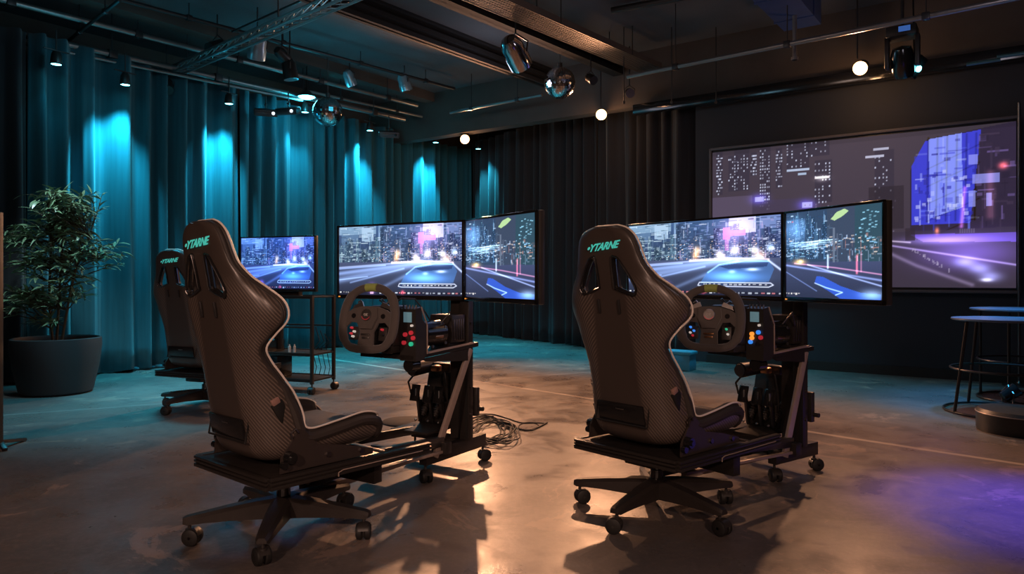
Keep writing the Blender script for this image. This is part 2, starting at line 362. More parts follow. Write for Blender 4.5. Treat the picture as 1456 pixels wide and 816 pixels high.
def make_seat():
    t = thing('racing_seat', 'x', 'seat')
    def solid(name, m, G, th, off, side):
        vs, fs = grid_mesh(G); mb = MB(); mb.add(vs, fs); o = mb.build(name, m, t, ang=60)
        md = o.modifiers.new('thickness', 'SOLIDIFY'); md.thickness = th; md.offset = off; md.use_even_offset = False
        cut = MB()
        for s in (1, -1):
            poly = [(a*s, b) for a, b in WIN]
            cut.prism(poly if s > 0 else poly[::-1], lambda a, b, d: Vector((d, a, b)), -.5, -.12)
        co = cut.build('cutter', m, None, smooth=False)
        bo = o.modifiers.new('openings', 'BOOLEAN'); bo.operation = 'DIFFERENCE'; bo.object = co; bo.solver = 'EXACT'
        bpy.context.view_layer.update(); apply_mods(o); bpy.data.objects.remove(co)
        o.data.set_sharp_from_angle(angle=rad(50)); return o
    # find which way the grid faces: padding goes to the occupant's side
    G = shell_grid()
    shell = solid('seat_shell', carbon_m, G, .014, 0, 0)
    # padding: the same surface pushed toward the occupant
    G2 = []; 
    rows = catmull(ROWS, 5)
    for i, r in enumerate(G):
        a, b = rows[max(0, i-1)], rows[min(len(rows)-1, i+1)]; tx, tz = b[0]-a[0], b[1]-a[1]; l = math.hypot(tx, tz) or 1
        nx, nz = tz/l, -tx/l            # normal toward the occupant (up for the pan, forward for the back)
        fade = .022
        G2.append([Vector((p.x+nx*fade, p.y*.965, p.z+nz*fade)) for p in r])
    solid('upholstery', leatherette, G2, .018, 0, 0)
    edge = [r[-1] for r in G] + [r[0] for r in G][::-1]
    off = [Vector((p.x+.008, p.y*1.012, p.z+.004)) for p in edge]
    mb = MB(); mb.tube([Vector((p.x, p.y*1.0, p.z-(.012 if p.z < .62 else 0))) for p in edge], [.010+.013*min(1, max(0, (.66-p.z)/.12)) for p in edge], 10, closed=True); mb.build('rim_bolster', leatherette, t)
    e2 = [r[-1] for r in G2] + [r[0] for r in G2][::-1]; e1 = edge
    pp = []
    for i_, (p, q) in enumerate(zip(e1, e2)):
        tg = (e1[(i_+1) % len(e1)]-e1[i_-1]).normalized(); nn = Vector((q.x-p.x, 0, q.z-p.z)).normalized(); oo = tg.cross(nn).normalized()
        if oo.dot(Vector((0, p.y*3, (.3 if p.z > 1.2 else 0)))) < 0: oo = -oo
        pp.append(p+nn*.024+oo*.009)
    mb = MB(); mb.tube(pp, .0040, 8, closed=True); mb.build('piping', piping_m, t)
    # cushion on the pan and lumbar pad
    mb = MB(); mb.box((.06, 0, .415), (.46, .36, .07), bev=.028); mb.build('seat_cushion', leatherette, t)
    # frames round the harness openings
    def spine_x(z):
        for a, b in zip(ROWS[8:], ROWS[9:]):
            if a[1] <= z <= b[1]: return a[0]+(b[0]-a[0])*(z-a[1])/(b[1]-a[1])
        return -.35
    def back_x(y, z):
        best = min(((abs(p.y-y)+abs(p.z-z)*1.0, p.x) for r in G[40:] for p in r)); return best[1]
    for s in (1, -1):
        loop = catmull([(a*s, b) for a, b in WIN], 4, True)
        mb = MB(); mb.tube([Vector((back_x(a, b)-.012, a, b)) for a, b in loop], .0055, 8, closed=True)
        mb.tube([Vector((back_x(a, b)+.004, a, b)) for a, b in loop], .009, 8, closed=True); wf = mb.build('window_frame', gloss_black, shell); mb = MB(); mb.tube([Vector((back_x(a, b)-.0175, a, b)) for a, b in loop], .0018, 6, closed=True); mb.build('window_trim', dark_silver, shell)  # thin bright ring added to imitate highlights on the gloss frame
        mb = MB(); mb.box((back_x(.055*s, .94)-.012, .055*s, .93), (.010, .009, .06), rot=(0, rad(-10), 0), bev=.004); mb.build('belt_slot_trim', dark_pipe, shell)
    # printed mark on the headrest
    cu = bpy.data.curves.new('mark', 'FONT'); cu.body = '\u2022YTARNE'; cu.size = .041; cu.shear = .7; cu.extrude = .0006; cu.align_x = 'CENTER'; cu.offset = .0012; cu.space_character = .95
    to = bpy.data.objects.new('mark', cu); COL.objects.link(to); bpy.context.view_layer.update()
    dg = bpy.context.evaluated_depsgraph_get(); me = bpy.data.meshes.new_from_object(to.evaluated_get(dg)); bpy.data.objects.remove(to)
    lo = bpy.data.objects.new('printed_mark', me); COL.objects.link(lo); me.materials.clear(); me.materials.append(logo_m); lo.parent = shell
    # text x -> -y (reads from behind), text y -> z
    tilt = math.atan2(.007, .04)
    lo.matrix_local = Matrix.Translation((-.3685, .0, 1.166)) @ Matrix(((0, -math.sin(tilt), -1, 0), (-1, 0, 0, 0), (0, math.cos(tilt), 0, 0), (0, 0, 0, 1)))
    lo['label'] = 'turquoise slanted lettering'
    # recessed plate low on the back
    mb = MB(); mb.box((-.245, 0, .475), (.012, .25, .085), rot=(0, rad(-11), 0), bev=.004); pl = mb.build('rear_plate', gloss_black, shell)
    mb = MB(); mb.box((-.253, .0, .492), (.004, .045, .004), rot=(0, rad(-11), 0), bev=.001); mb.build('plate_handle', silver, pl)
    mb = MB(); fr = [(-.265, -.15, .43), (-.265, .15, .43), (-.248, .15, .53), (-.248, -.15, .53)]
    mb.tube([Vector((p[0]+.018, p[1]*.95, p[2])) for p in fr], .004, 6, closed=True); mb.build('plate_seam', rubber, shell)
    for s in (1, -1):
        # side bracket plate
        poly = [(-.17, .318), (.26, .318), (.26, .34), (.12, .378), (.0, .40), (-.035, .43), (-.065, .468), (-.09, .472), (-.165, .375)]
        mb = MB(); mb.prism(poly, lambda a, b, d: Vector((a, d*s, b)), .248, .256); br = mb.build('side_bracket', mat('bronze_bracket', (.06, .048, .043), .4, .3), t, smooth=False)
        mb = MB()
        mb.cyl((-.135, .255*s, .375), (-.135, .285*s, .375), .024, .021, 18); mb.cyl((-.135, .285*s, .375), (-.135, .292*s, .375), .012, n=12); mb.cyl((-.16, .255*s, .35), (-.16, .275*s, .35), .014, n=12)
        mb.build('adjustment_knob', gloss_black, br)
        for bx, bz in ((.04, .355), (.2, .342)):
            mb = MB(); mb.cyl((bx, .255*s, bz), (bx, .264*s, bz), .011, n=6); mb.build('bolt', dark_silver, br)
        mb = MB(); mb.tube([(-.12, .258*s, .44), (-.13, .262*s, .465), (-.11, .262*s, .478), (-.095, .258*s, .46)], .004, 6); mb.build('lever', dark_silver, br)
        # belt tab at the hip
        mb = MB(); mb.box((-.170, .222*s, .585), (.035, .014, .026), rot=(0, rad(-25), 0), bev=.006); mb.build('belt_tab', pink_m, t)
        mb = MB(); mb.box((-.145, .221*s, .545), (.05, .014, .085), rot=(0, rad(-30), 0), bev=.006); mb.build('belt_pad', rubber, t)
    # platform: framed tray with a grooved profile edge
    mb = MB(); mb.box((.05, 0, .302), (.54, .54, .02), bev=.003)
    mb.build('platform_plate', black_metal, t)
    mb = MB()
    for z, hgt in ((.311, .012), (.296, .010), (.279, .014)):
        for s in (1, -1): mb.bar((-.23, .28*s, z), (.56 if s < 0 else .32, .28*s, z), .03, hgt, bev=.003)
        mb.bar((-.23, -.28, z), (-.23, .28, z), .03, hgt, bev=.003); mb.bar((.32, -.28, z), (.32, .28, z), .03, hgt, bev=.003)
    for s in (1, -1): mb.bar((-.225, .28*s, .295), (.55 if s < 0 else .31, .28*s, .295), .018, .034, bev=0)
    mb.bar((-.225, -.28, .295), (-.225, .28, .295), .018, .034, bev=0)
    mb.build('platform_frame', black_metal, t)
    mb = MB(); mb.tube([(.06, -.298, .270), (.06, -.298, .285), (.08, -.298, .292), (.5, -.298, .292)], .0025, 6); mb.build('edge_strip', alu_edge, t)
    # under-seat mechanism
    mb = MB(); mb.box((.0, 0, .25), (.26, .16, .05), bev=.008); mb.box((.12, 0, .262), (.3, .06, .03)); mb.cyl((0, -.08, .245), (.0, -.17, .24), .006, n=8); mb.ball((0, -.175, .24), .013, 10)
    mb.build('tilt_mechanism', black_plastic, t)
    mb = MB(); mb.cyl((0, 0, .12), (0, 0, .19), .028, n=24); mb.cyl((0, 0, .18), (0, 0, .26), .018, n=24); mb.build('gas_column', gloss_black, t)
    sb = thing_child('star_base', t)
    hubm = MB(); hubm.lathe([(.03, .07), (.062, .075), (.066, .10), (.06, .135), (.045, .15), (.03, .152)], n=28)
    for k in range(5):
        a = k*2*PI/5; d = Vector((math.cos(a), math.sin(a), 0)); q = Vector((-d.y, d.x, 0)); prof = [(.03, .040, .070, .150), (.12, .038, .078, .145), (.22, .034, .084, .134), (.31, .029, .086, .122), (.365, .025, .084, .114), (.380, .018, .088, .108)]
        vs, fs = [], []
        for r, hw, zl, zh in prof:
            for (sg, zz) in ((-1, zl), (-1.0, zh-.012), (-.6, zh), (.6, zh), (1.0, zh-.012), (1, zl)): vs.append(d*r+q*hw*sg+Vector((0, 0, zz)))
        m6 = 6
        for i in range(len(prof)-1):
            for j in range(6): fs.append((i*6+j, i*6+(j+1) % 6, (i+1)*6+(j+1) % 6, (i+1)*6+j))
        fs.append(tuple(range(6))); fs.append(tuple((len(prof)-1)*6+j for j in range(6))); hubm.add(vs, fs)
    sbm = hubm.build('star_base', spoke_plastic, t, ang=30)
    bpy.data.objects.remove(sb)
    casters = []
    for k in range(5):
        a = k*2*PI/5; d = Vector((math.cos(a), math.sin(a), 0))*.355; casters.append(make_caster(t, d, a+1.1+k*1.7, .085))
    t['n'] = 0; del t['n']
    return t, sbm, casters
def thing_child(name, p):
    o = bpy.data.objects.new(name, None); COL.objects.link(o); o.parent = p; return o
CASTER = None
def make_caster(parent, loc, rz, stem):
    """swivel caster: hood and stem, two wheels as children"""
    global CASTER
    if CASTER is None:
        mb = MB(); mb.cyl((0, 0, .05), (0, 0, .10), .007, n=10); mb.cyl((0, 0, .056), (0, 0, .066), .016, n=14)
        pts = [(-.012+.035*math.cos(a), .035*math.sin(a)+.034) for a in np.linspace(rad(15), rad(165), 12)]; pin = [(-.012+.029*math.cos(a), .029*math.sin(a)+.034) for a in np.linspace(rad(165), rad(15), 12)]
        mb.prism(pts+pin, lambda a, b, d: Vector((a, d, b)), -.02, .02); mb.box((-.012, 0, .034), (.03, .008, .04), bev=.002)
        mb.cyl((-.012, -.03, .034), (-.012, .03, .034), .006, n=10)
        hood = mb.build('caster', black_plastic, None, ang=30)
        w1 = MB(); prof = [(.006, -.030), (.024, -.030), (.032, -.026), (.034, -.018), (.034, -.009), (.030, -.005), (.006, -.005)]
        M = Matrix.Rotation(rad(-90), 4, 'X'); w1.lathe(prof, n=26, M=M); wa = w1.build('caster_wheel', rubber, hood, ang=30); wa.location = (-.012, 0, .034)
        w2 = MB(); w2.lathe([(r, -z) for r, z in prof], n=26, M=M); wb = w2.build('caster_wheel', rubber, hood, ang=30); wb.location = (-.012, 0, .034)
        CASTER = hood; hood.parent = parent; hood.location = loc; hood.rotation_euler = (0, 0, rz); return hood
    c = copy_tree(CASTER, parent); c.location = loc; c.rotation_euler = (0, 0, rz); return c
RIG1 = Frame(-.945, 2.99, 32); RIG2 = Frame(.62, 3.25, 54)
seat, sbm, cst = make_seat()
def place_seat(t, x, y, th, base_world, label):
    t.location = (x, y, 0); phi = PI/2-rad(th); t.rotation_euler = (0, 0, phi); tag(t, label, 'racing seat', 'racing seats on star bases')
    rel = rad(base_world)-phi
    for ch in t.children:
        if ch.name.startswith('star_base'): ch.rotation_euler = (0, 0, rel)
    k = 0
    for ch in [c for c in t.children if c.name.startswith('caster')]:
        a = rel+k*2*PI/5; ch.location = (math.cos(a)*.355, math.sin(a)*.355, 0); ch.rotation_euler = (0, 0, a+.6+k*1.3); k += 1
seat2 = copy_tree(seat); seat3 = copy_tree(seat)
place_seat(seat, -.945, 2.99, 41, -84, 'black carbon bucket seat on star base, left foreground, facing the left steering wheel')
place_seat(seat2, .65, 3.25, 49, 160, 'black carbon bucket seat on star base, right foreground, facing the blue-lit steering wheel')
place_seat(seat3, -2.48, 5.85, 22, 172, 'black bucket seat far left, mostly hidden behind the left foreground seat')

# ------------------------------------------------------------------ simulator stand, wheel, pedals
def make_stand(fr, label, k=0, arms=()):
    t = thing('simulator_stand', label, 'simulator stand', fr.o, fr.phi, 'simulator stands')
    mb = MB(); mb.bar((.86, -.04, .125), (1.40-k*1.2, -.04, .125), .05, .07); mb.build('foot_beam', black_metal, t)
    mb = MB(); mb.bar((1.34-k, -.02, .125), (1.34-k, .42, .125), .05, .05); mb.build('cross_beam', black_metal, t)
    mb = MB(); mb.bar((.9, .0, .125), (.9, .34, .125), .04, .04); mb.build('cross_beam', black_metal, t)
    for (x0, y0, z0, x1, y1, z1, w_, h_, m) in ((.25, .02, .12, .98, .02, .12, .035, .03, alu_edge), (.34, -.17, .265, .96, -.08, .20, .04, .05, black_metal), (.34, .22, .25, 1.32-k, .27, .175, .04, .045, black_metal), (.2, .12, .115, .98, .12, .115, .03, .03, black_metal), (.34, -.1, .17, 1.0, -.1, .15, .02, .015, alu_edge)):
        mb = MB(); mb.bar((x0, y0, z0), (x1, y1, z1), w_, h_); mb.build('rail', m, t)
    mb = MB(); mb.box((.33, 0, .20), (.05, .44, .09)); mb.build('rail_bracket', black_metal, t)
    mb = MB(); mb.box((.96, -.06, .17), (.05, .14, .06)); mb.build('rail_bracket', black_metal, t)
    mb = MB(); mb.box((1.22-k, -.055, .64), (.045, .06, .97), bev=.004); mb.box((1.27-k, .025, .60), (.05, .10, .9), bev=.004)
    po = mb.build('post', black_metal, t)
    mb = MB(); mb.box((1.196-k, -.072, .42), (.004, .014, .5), bev=0); mb.build('post_groove', rubber, po)
    for z in (.3, .45, .62, .8): 
        mb = MB(); mb.cyl((1.22-k, -.085, z), (1.22-k, -.092, z), .008, n=6); mb.build('bolt', dark_silver, po)
    mb = MB(); mb.box((1.285-k, -.065, .36), (.03, .05, .16), bev=.005); mb.cyl((1.29-k, -.09, .32), (1.29-k, -.12, .32), .012, n=10); mb.build('clamp', black_plastic, t)
    mb = MB(); mb.bar((.90, -.085, .13), (1.185-k, -.105, .665), .018, .038); mb.build('brace', alu_edge, t)
    mb = MB(); mb.prism([(.70, -.11), (.70, .24), (1.2-k, .24), (1.25-k, .03), (1.25-k, -.115), (1.2-k, -.115)], lambda a, b, d: Vector((a, b, .648+(a-.7)*.045+d)), 0, .022); dk = mb.build('deck_plate', black_metal, t, smooth=False)
    mb = MB(); mb.bar((.74, -.118, .672), (1.2-k, -.118, .694), .008, .008, bev=.001); mb.bar((.74, -.10, .6725), (1.2-k, -.10, .6945), .006, .006, bev=.001); mb.build('edge_strip', alu_edge, dk)
    mb = MB(); mb.prism([(.76, .648), (1.2-k, .668), (1.2-k, .60), (1.05, .61), (.8, .632)], lambda a, b, d: Vector((a, d, b)), -.112, -.104); mb.build('deck_gusset', black_metal, t, smooth=False)
    for (x, y, r) in ((.88, -.04, 1.0), (1.40-k*1.2, -.04, 2.6), (.9, .32, .4), (1.34-k, .41, 2.1)):
        make_caster(t, (x, y, 0), r, .09)
    # monitor mount
    mb = MB(); mb.box((1.22-k, -.03, 1.13), (.05, .16, .12), bev=.004); mb.build('monitor_bracket', black_metal, t)
    c = Vector((1.22-k, -.03, 1.15))
    lc = lambda p: Vector(((Vector((*p, 0))-fr.o).dot(fr.f), (Vector((*p, 0))-fr.o).dot(fr.l), 1.15))
    for a_, b_ in arms:
        mb = MB(); mb.bar(lc(a_), lc(b_), .035, .05); mb.build('monitor_arm', black_metal, t)
    return t
make_stand(RIG1, 'black steel stand with upright post, deck and casters of the left rig', 0, [((-.262+.08, 3.96+.09), (-.66, 4.27)), ((-.262+.06, 3.96+.05), (.02, 3.67))])
make_stand(RIG2, 'black steel stand with upright post, deck and casters of the right rig', .13, [((1.389+.08, 3.70+.06), (1.14, 4.14)), ((1.389+.08, 3.70+.02), (1.56, 3.46))])

def make_wheel(fr, label, blue):
    t = thing('steering_wheel', label, 'steering wheel', fr.pt(.53, .09, .85) if blue else fr.pt(.57, .06, .856), fr.phi+rad(24 if blue else 7), 'steering wheels', ry=rad(11))
    W = lambda a, b, c=0: Vector((-c, -a, b))      # a right, b up, c toward the driver
    P = [(0, .150), (.062, .141), (.115, .108), (.143, .05), (.150, -.015), (.142, -.085), (.108, -.135), (.06, -.150), (0, -.152)]
    full = P+[(-a, b) for a, b in P[1:-1]][::-1]
    loop = catmull(full, 6, True)
    mb = MB(); n = 12; vs, fs = [], []
    m = len(loop)
    for i, (a, b) in enumerate(loop):
        a0, b0 = loop[i-1]; a1, b1 = loop[(i+1) % m]; tl = math.hypot(a1-a0, b1-b0); nx, ny = (b1-b0)/tl, -(a1-a0)/tl
        ra = .0245 if abs(b) < .11 and abs(a) > .1 else .020
        for k in range(n):
            an = 2*PI*k/n; vs.append(W(a+nx*math.cos(an)*ra, b+ny*math.cos(an)*ra, math.sin(an)*.015))
    for i in range(m):
        for k in range(n): fs.append((i*n+k, i*n+(k+1) % n, ((i+1) % m)*n+(k+1) % n, ((i+1) % m)*n+k))
    mb.add(vs, fs); rim = mb.build('rim', suede, t, ang=60)
    mb = MB(); arc = [l for l in loop if l[1] > .138 and abs(l[0]) < .035]; arc.sort(key=lambda q: q[0])
    mb.tube([W(a, b, .001) for a, b in arc], .0208, 14); mb.build('centre_mark', yellow_m, rim)
    # spoke plate
    poly = [(-.145, .012), (-.10, .040), (-.05, .054), (0, .057), (.05, .054), (.10, .040), (.145, .012), (.145, -.05), (.125, -.045), (.10, -.022), (.062, -.026), (.040, -.07), (.046, -.14), (-.046, -.14), (-.040, -.07), (-.062, -.026), (-.10, -.022), (-.125, -.045), (-.145, -.05)]
    mb = MB(); mb.prism(poly, W, -.004, .006); sp = mb.build('spoke_plate', suede, t, smooth=False)
    mb = MB(); mb.prism([(-.055, .045), (.055, .045), (.06, 0), (.035, -.055), (-.035, -.055), (-.06, 0)], W, .006, .02); mb.build('centre_boss', suede, t, smooth=False)
    M = Matrix.Rotation(rad(-90), 4, 'Y')
    mb = MB(); mb.lathe([(.018, .02), (.027, .021), (.029, .025), (.027, .028), (.021, .028)], n=28, M=M); mb.V = [(v[0], v[1], v[2]+.012) for v in mb.V]; bd = mb.build('horn_ring', silver, t)
    mb = MB(); mb.lathe([(0, .026), (.019, .025), (.019, .02)], n=24, M=M); mb.V = [(v[0], v[1], v[2]+.012) for v in mb.V]; mb.build('horn_badge', black_plastic, bd)
    mb = MB(); mb.tube([W(-.009, .018, .028), W(-.012, .012, .028), W(-.006, .006, .028), W(-.002, .012, .028), W(-.006, .018, .028)], .0017, 6); mb.tube([W(.003, .02, .028), W(.003, .006, .028)], .0017, 6); mb.tube([W(.003, .019, .028), W(.011, .017, .028), W(.004, .012, .028), W(.011, .006, .028)], .0017, 6); mb.build('badge_mark', white_m, bd)
    mb = MB(); mb.tube([W(.024*math.cos(a), .012+.024*math.sin(a), .026) for a in np.linspace(rad(200), rad(340), 12)], .0026, 6); mb.build('red_arc', redglow, bd)
    mb = MB(); mb.box(W(0, -.082, .012), (.01, .05, .009)); mb.box(W(.0, -.098, .010), (.008, .04, .010)); mb.build('label_bar', copper_m if blue else silver, t)
    for sx in (-1, 1):   # paddles
        mb = MB(); mb.prism([(.05*sx, .06), (.06*sx, .082), (.105*sx, .062), (.12*sx, .035), (.1*sx, .045)], W, -.02, -.014); mb.build('shift_paddle', silver, t, smooth=False)
        mb = MB(); mb.tube([W(.07*sx, .075, -.03), W(.085*sx, .09, -.035), W(.10*sx, .08, -.035)], .004, 8); mb.build('lever', silver, t)
    cols = [bluglow, bluglow, redglow, whiteglow, grnglow, whiteglow] if blue else [redglow, whiteglow, whiteglow, redglow, redglow, dark_silver]
    spots = [(-.098, -.05), (-.08, -.068), (-.085, -.092), (-.098, -.078), (.082, -.055), (.09, -.08)]
    for (a, b), m_ in zip(spots, cols):
        mb = MB(); mb.cyl(W(a, b, -.01), W(a, b, .004), .0062, .005, 12); mb.build('button', m_, t)
    for sx in (-1, 1):
        mb = MB(); mb.box(W(.082*sx, -.075, -.014), (.006, .045, .065)); mb.build('button_pod', black_plastic, t)
    for a, b in ((-.086, .008), (.086, .008)):
        mb = MB(); mb.cyl(W(a, b, .005), W(a, b, .010), .013, .011, 16); mb.build('thumb_dial', gloss_black, t)
    mb = MB(); mb.cyl(W(0, 0, -.13), W(0, 0, -.006), .026, .034, 24); mb.build('quick_release', black_plastic, t)
    return t
make_wheel(RIG1, 'grey D-shaped steering wheel of the left rig with red buttons', False)
make_wheel(RIG2, 'grey D-shaped steering wheel of the right rig with blue and green buttons', True)

def make_motor(fr, label, k=0):
    t = thing('wheel_base', label, 'wheel base', fr.pt(.72-k*.5, .06, .672), fr.phi, 'wheel bases')
    mb = MB(); mb.box((.0, .0, .14), (.12, .16, .20), bev=.012); mb.cyl((-.09, 0, .17), (-.03, 0, .17), .045, .055, 28); mb.box((.02, 0, .0245), (.18, .14, .035)); mb.build('motor_body', black_plastic, t)
    mb = MB(); mb.cyl((.12, -.09, .09), (.28, -.09, .09), .066, n=32); mb.cyl((.28, -.09, .09), (.30, -.09, .09), .058, .05, 32); mb.build('drive_cylinder', gloss_black, t)
    mb = MB(); mb.box((.21, -.145, .075), (.07, .022, .016), bev=.005); mb.build('cylinder_handle', copper_m, t)
    for px_ in ((.14, -.16, .03), (.26, -.15, .04), (.27, -.145, .12)):
        mb = MB(); mb.cyl((px_[0], px_[1], px_[2]), (px_[0], px_[1]-.006, px_[2]), .008, n=12); mb.build('bolt', silver, t)
    mb = MB(); mb.tube([(.0, -.02, .24), (.03, -.05, .275), (.10, -.08, .27), (.16, -.1, .20), (.2, -.1, .155)], .004, 8); mb.tube([(.25, -.13, .14), (.29, -.16, .2), (.33, -.15, .13)], .004, 8); mb.tube([(.01, .03, .24), (-.02, .05, .265), (.02, .07, .27), (.06, .06, .23)], .004, 8); mb.build('cable', black_plastic, t)
    mb = MB(); mb.box((.40, -.06, .105), (.12, .15, .15), bev=.006); mb.box((.40, -.06, .03), (.10, .10, .04)); mb.build('rear_power_box', black_metal, t)
    mb = MB()
    for k in range(5): mb.box((.36+k*.02, -.137, .10), (.006, .006, .11), bev=.001)
    mb.build('cooling_fins', dark_silver, t)
    return t
make_motor(RIG1, 'black motor unit behind the left steering wheel on the left deck')
make_motor(RIG2, 'black motor unit behind the right steering wheel on the right deck', .13)
def make_bbox(fr, label, blue):
    t = thing('button_box', label, 'button box', fr.pt(.70 if blue else .735, -.075, .672), fr.phi, 'button boxes')
    mb = MB(); mb.prism([(-.035, -.03), (-.035, .225), (.005, .235), (.02, .17), (.05, .145), (.05, -.005), (.02, -.03)], lambda a, b, d: Vector((a, d, b)), -.05, .05)
    body = mb.build('housing', black_plastic, t, smooth=False)
    mb = MB(); mb.bar((.052, -.051, .0), (.052, -.051, .145), .006, .006, bev=.001); mb.bar((.052, -.051, .145), (.006, -.051, .235), .006, .006, bev=.001); mb.build('edge_strip', alu_edge, body)
    mb = MB(); mb.box((-.037, .0, .185), (.004, .05, .05), bev=.001); mb.build('display', mat('pale_display', (.1, .25, .3), .3, emit=(.35, .6, .7), es=.2), t)
    cols = [orglow, bluglow, orglow, bluglow, whiteglow, dark_silver, redglow] if blue else [redglow, redglow, dark_silver, redglow, whiteglow, grnglow, redglow]
    for (y, z), m_ in zip([(.012, .10), (.02, .06), (.012, .08), (-.025, .11), (-.03, .145), (-.025, .055), (-.038, .085)], cols):
        mb = MB(); mb.cyl((-.036, y, z), (-.047, y, z), .0105 if m_ is not whiteglow else .006, n=14); mb.build('knob', m_, t)
    mb = MB()
    for k in range(5): mb.cyl((-.02, -.04+k*.02, .225), (-.02, -.04+k*.02, .245), .005, .004, 8)
    mb.build('toggle_row', dark_silver, t)
    mb = MB(); mb.cyl((-.02, .01, -.055), (.04, .01, -.055), .032, n=22); mb.box((.01, .01, -.02), (.04, .04, .03)); mb.build('under_dial', gloss_black, t)
    return t
make_bbox(RIG1, 'black button box with red knobs right of the left steering wheel', False)
make_bbox(RIG2, 'black button box with orange and blue knobs right of the right steering wheel', True)
def make_pedals(fr, label, k=0):
    t = thing('pedal_unit', label, 'pedals', fr.pt(1.20-k, .20, .205), fr.phi, 'pedal units')
    mb = MB(); mb.box((0, 0, .0), (.34, .26, .014)); mb.box((.13, 0, .16), (.03, .22, .32), rot=(0, rad(14), 0)); mb.box((.10, .09, .07), (.12, .01, .14)); mb.box((.10, -.09, .07), (.12, .01, .14)); mb.build('pedal_frame', black_metal, t)
    for k, y in enumerate((.07, -.02, -.095)):
        a = rad(-12+k*4); mb = MB(); mb.bar((.02, y, .02), (-.01, y, .20), .016, .022); pa = mb.build('pedal_arm', dark_silver, t)
        mb = MB(); mb.box((-.028, y, .19), (.012, .058, .095), rot=(0, rad(16), 0), bev=.005); pf = mb.build('pedal_face', gloss_black, pa)
        mb = MB(); mb.cyl((.03, y, .05), (.11, y, .15), .016, n=12)
        for q in range(7):
            c = Vector((.03, y, .05)).lerp(Vector((.11, y, .15)), .1+q*.12); d = Vector((.08, 0, .10)).normalized()*.004; mb.cyl(c-d, c+d, .021, n=14)
        mb.build('spring', black_plastic, pa)
        mb = MB(); mb.cyl((-.036, y-.012, .175), (-.036, y-.012, .215), .004, n=8); mb.build('pedal_mark', (silver, dark_silver, silver)[k], pa)
        mb = MB(); mb.ball((.0, y+.02, .03), .008, 8); mb.build('pivot_bolt', silver, pa)
    mb = MB(); mb.cyl((-.05, .07, .325), (.12, .05, .335), .042, .036, 26); mb.box((.1, -.03, .33), (.06, .14, .05), bev=.01); mb.build('brake_cylinder', dark_pipe, t)
    mb = MB(); mb.lathe([(.02, -.002), (.034, -.002), (.036, .006), (.034, .012), (.022, .012)], n=24, M=Matrix.Rotation(rad(-90), 4, 'Y')); mb.V = [(v[0]-.05, v[1]+.07, v[2]+.325) for v in mb.V]; mb.build('cylinder_ring', dark_silver, t)
    mb = MB(); mb.box((-.0, -.06, .335), (.05, .05, .035), bev=.01); mb.build('clutch_block', copper_m, t)
    mb = MB(); mb.tube([(.0, .09, .30), (-.04, .11, .25), (-.03, .10, .19), (.02, .09, .15)], .006, 8); mb.build('hose', rubber, t); mb = MB(); mb.tube([(.05, -.08, .31), (.01, -.12, .25), (.04, -.11, .15), (.06, -.1, .05)], .005, 8); mb.build('hose', rubber, t)
    return t
make_pedals(RIG1, 'black metal pedal set at the foot of the left stand')
make_pedals(RIG2, 'black metal pedal set at the foot of the right stand', .13)

# ------------------------------------------------------------------ painted pictures shown on the screens
def canvas(w_, h_, col): return np.ones((h_, w_, 3))*np.array(col)/255
def grid_(im):
    h_, w_, _ = im.shape; return np.meshgrid((np.arange(w_)+.5)/w_, (np.arange(h_)+.5)/h_)
def rect(im, x0, y0, x1, y1, c, a=1.0, add=False):
    h_, w_, _ = im.shape; X0, X1 = int(round(x0*w_)), max(int(round(x1*w_)), int(round(x0*w_))+1); Y0, Y1 = int(round(y0*h_)), max(int(round(y1*h_)), int(round(y0*h_))+1)
    X0, Y0 = max(X0, 0), max(Y0, 0); c = np.array(c)/255
    r = im[Y0:Y1, X0:X1]
    im[Y0:Y1, X0:X1] = r+c*a if add else r*(1-a)+c*a
def glow(im, cx, cy, rx, ry, c, a=1.0):
    X, Y = grid_(im); g = np.exp(-(((X-cx)/rx)**2+((Y-cy)/ry)**2)); im += g[..., None]*np.array(c)/255*a
def streak(im, pts, wd, c, a=1.0):
    X, Y = grid_(im); c = np.array(c)/255; asp = im.shape[1]/im.shape[0]
    best = np.full(X.shape, 9.0)
    for (x0, y0), (x1, y1) in zip(pts, pts[1:]):
        dx, dy = (x1-x0)*asp, y1-y0; L2 = dx*dx+dy*dy+1e-9; t = np.clip((((X-x0)*asp)*dx+(Y-y0)*dy)/L2, 0, 1)
        best = np.minimum(best, np.hypot((X-x0)*asp-t*dx, (Y-y0)-t*dy))
    im += np.exp(-(best/wd)**2)[..., None]*c*a
def poly_fill(im, pts, c, a=1.0):
    X, Y = grid_(im); inside = np.zeros(X.shape, bool); n = len(pts)
    for i in range(n):
        x0, y0 = pts[i]; x1, y1 = pts[(i+1) % n]
        if y0 == y1: continue
        cnd = ((y0 > Y) != (y1 > Y)) & (X < (x1-x0)*(Y-y0)/(y1-y0)+x0); inside ^= cnd
    im[inside] = im[inside]*(1-a)+np.array(c)/255*a
def towers(im, x0, x1, ytop, ybot, n, cols, wcols, dens=.35, seed=0):
    r = random.Random(seed)
    for i in range(n):
        cx = x0+(x1-x0)*(i+r.random())/n; wd = r.uniform(.02, .06); top = ytop+r.random()**1.5*(ybot-ytop)*.6; c = r.choice(cols)
        rect(im, cx-wd/2, top, cx+wd/2, ybot, c, .85); wc = r.choice(wcols)
        yy = top+.01
        while yy < ybot:
            xx = cx-wd/2+.003
            while xx < cx+wd/2-.003:
                if r.random() < dens: rect(im, xx, yy, xx+r.choice((.004, .008, .012)), yy+.010, wc, r.uniform(.3, 1))
                xx += .009
            yy += .024
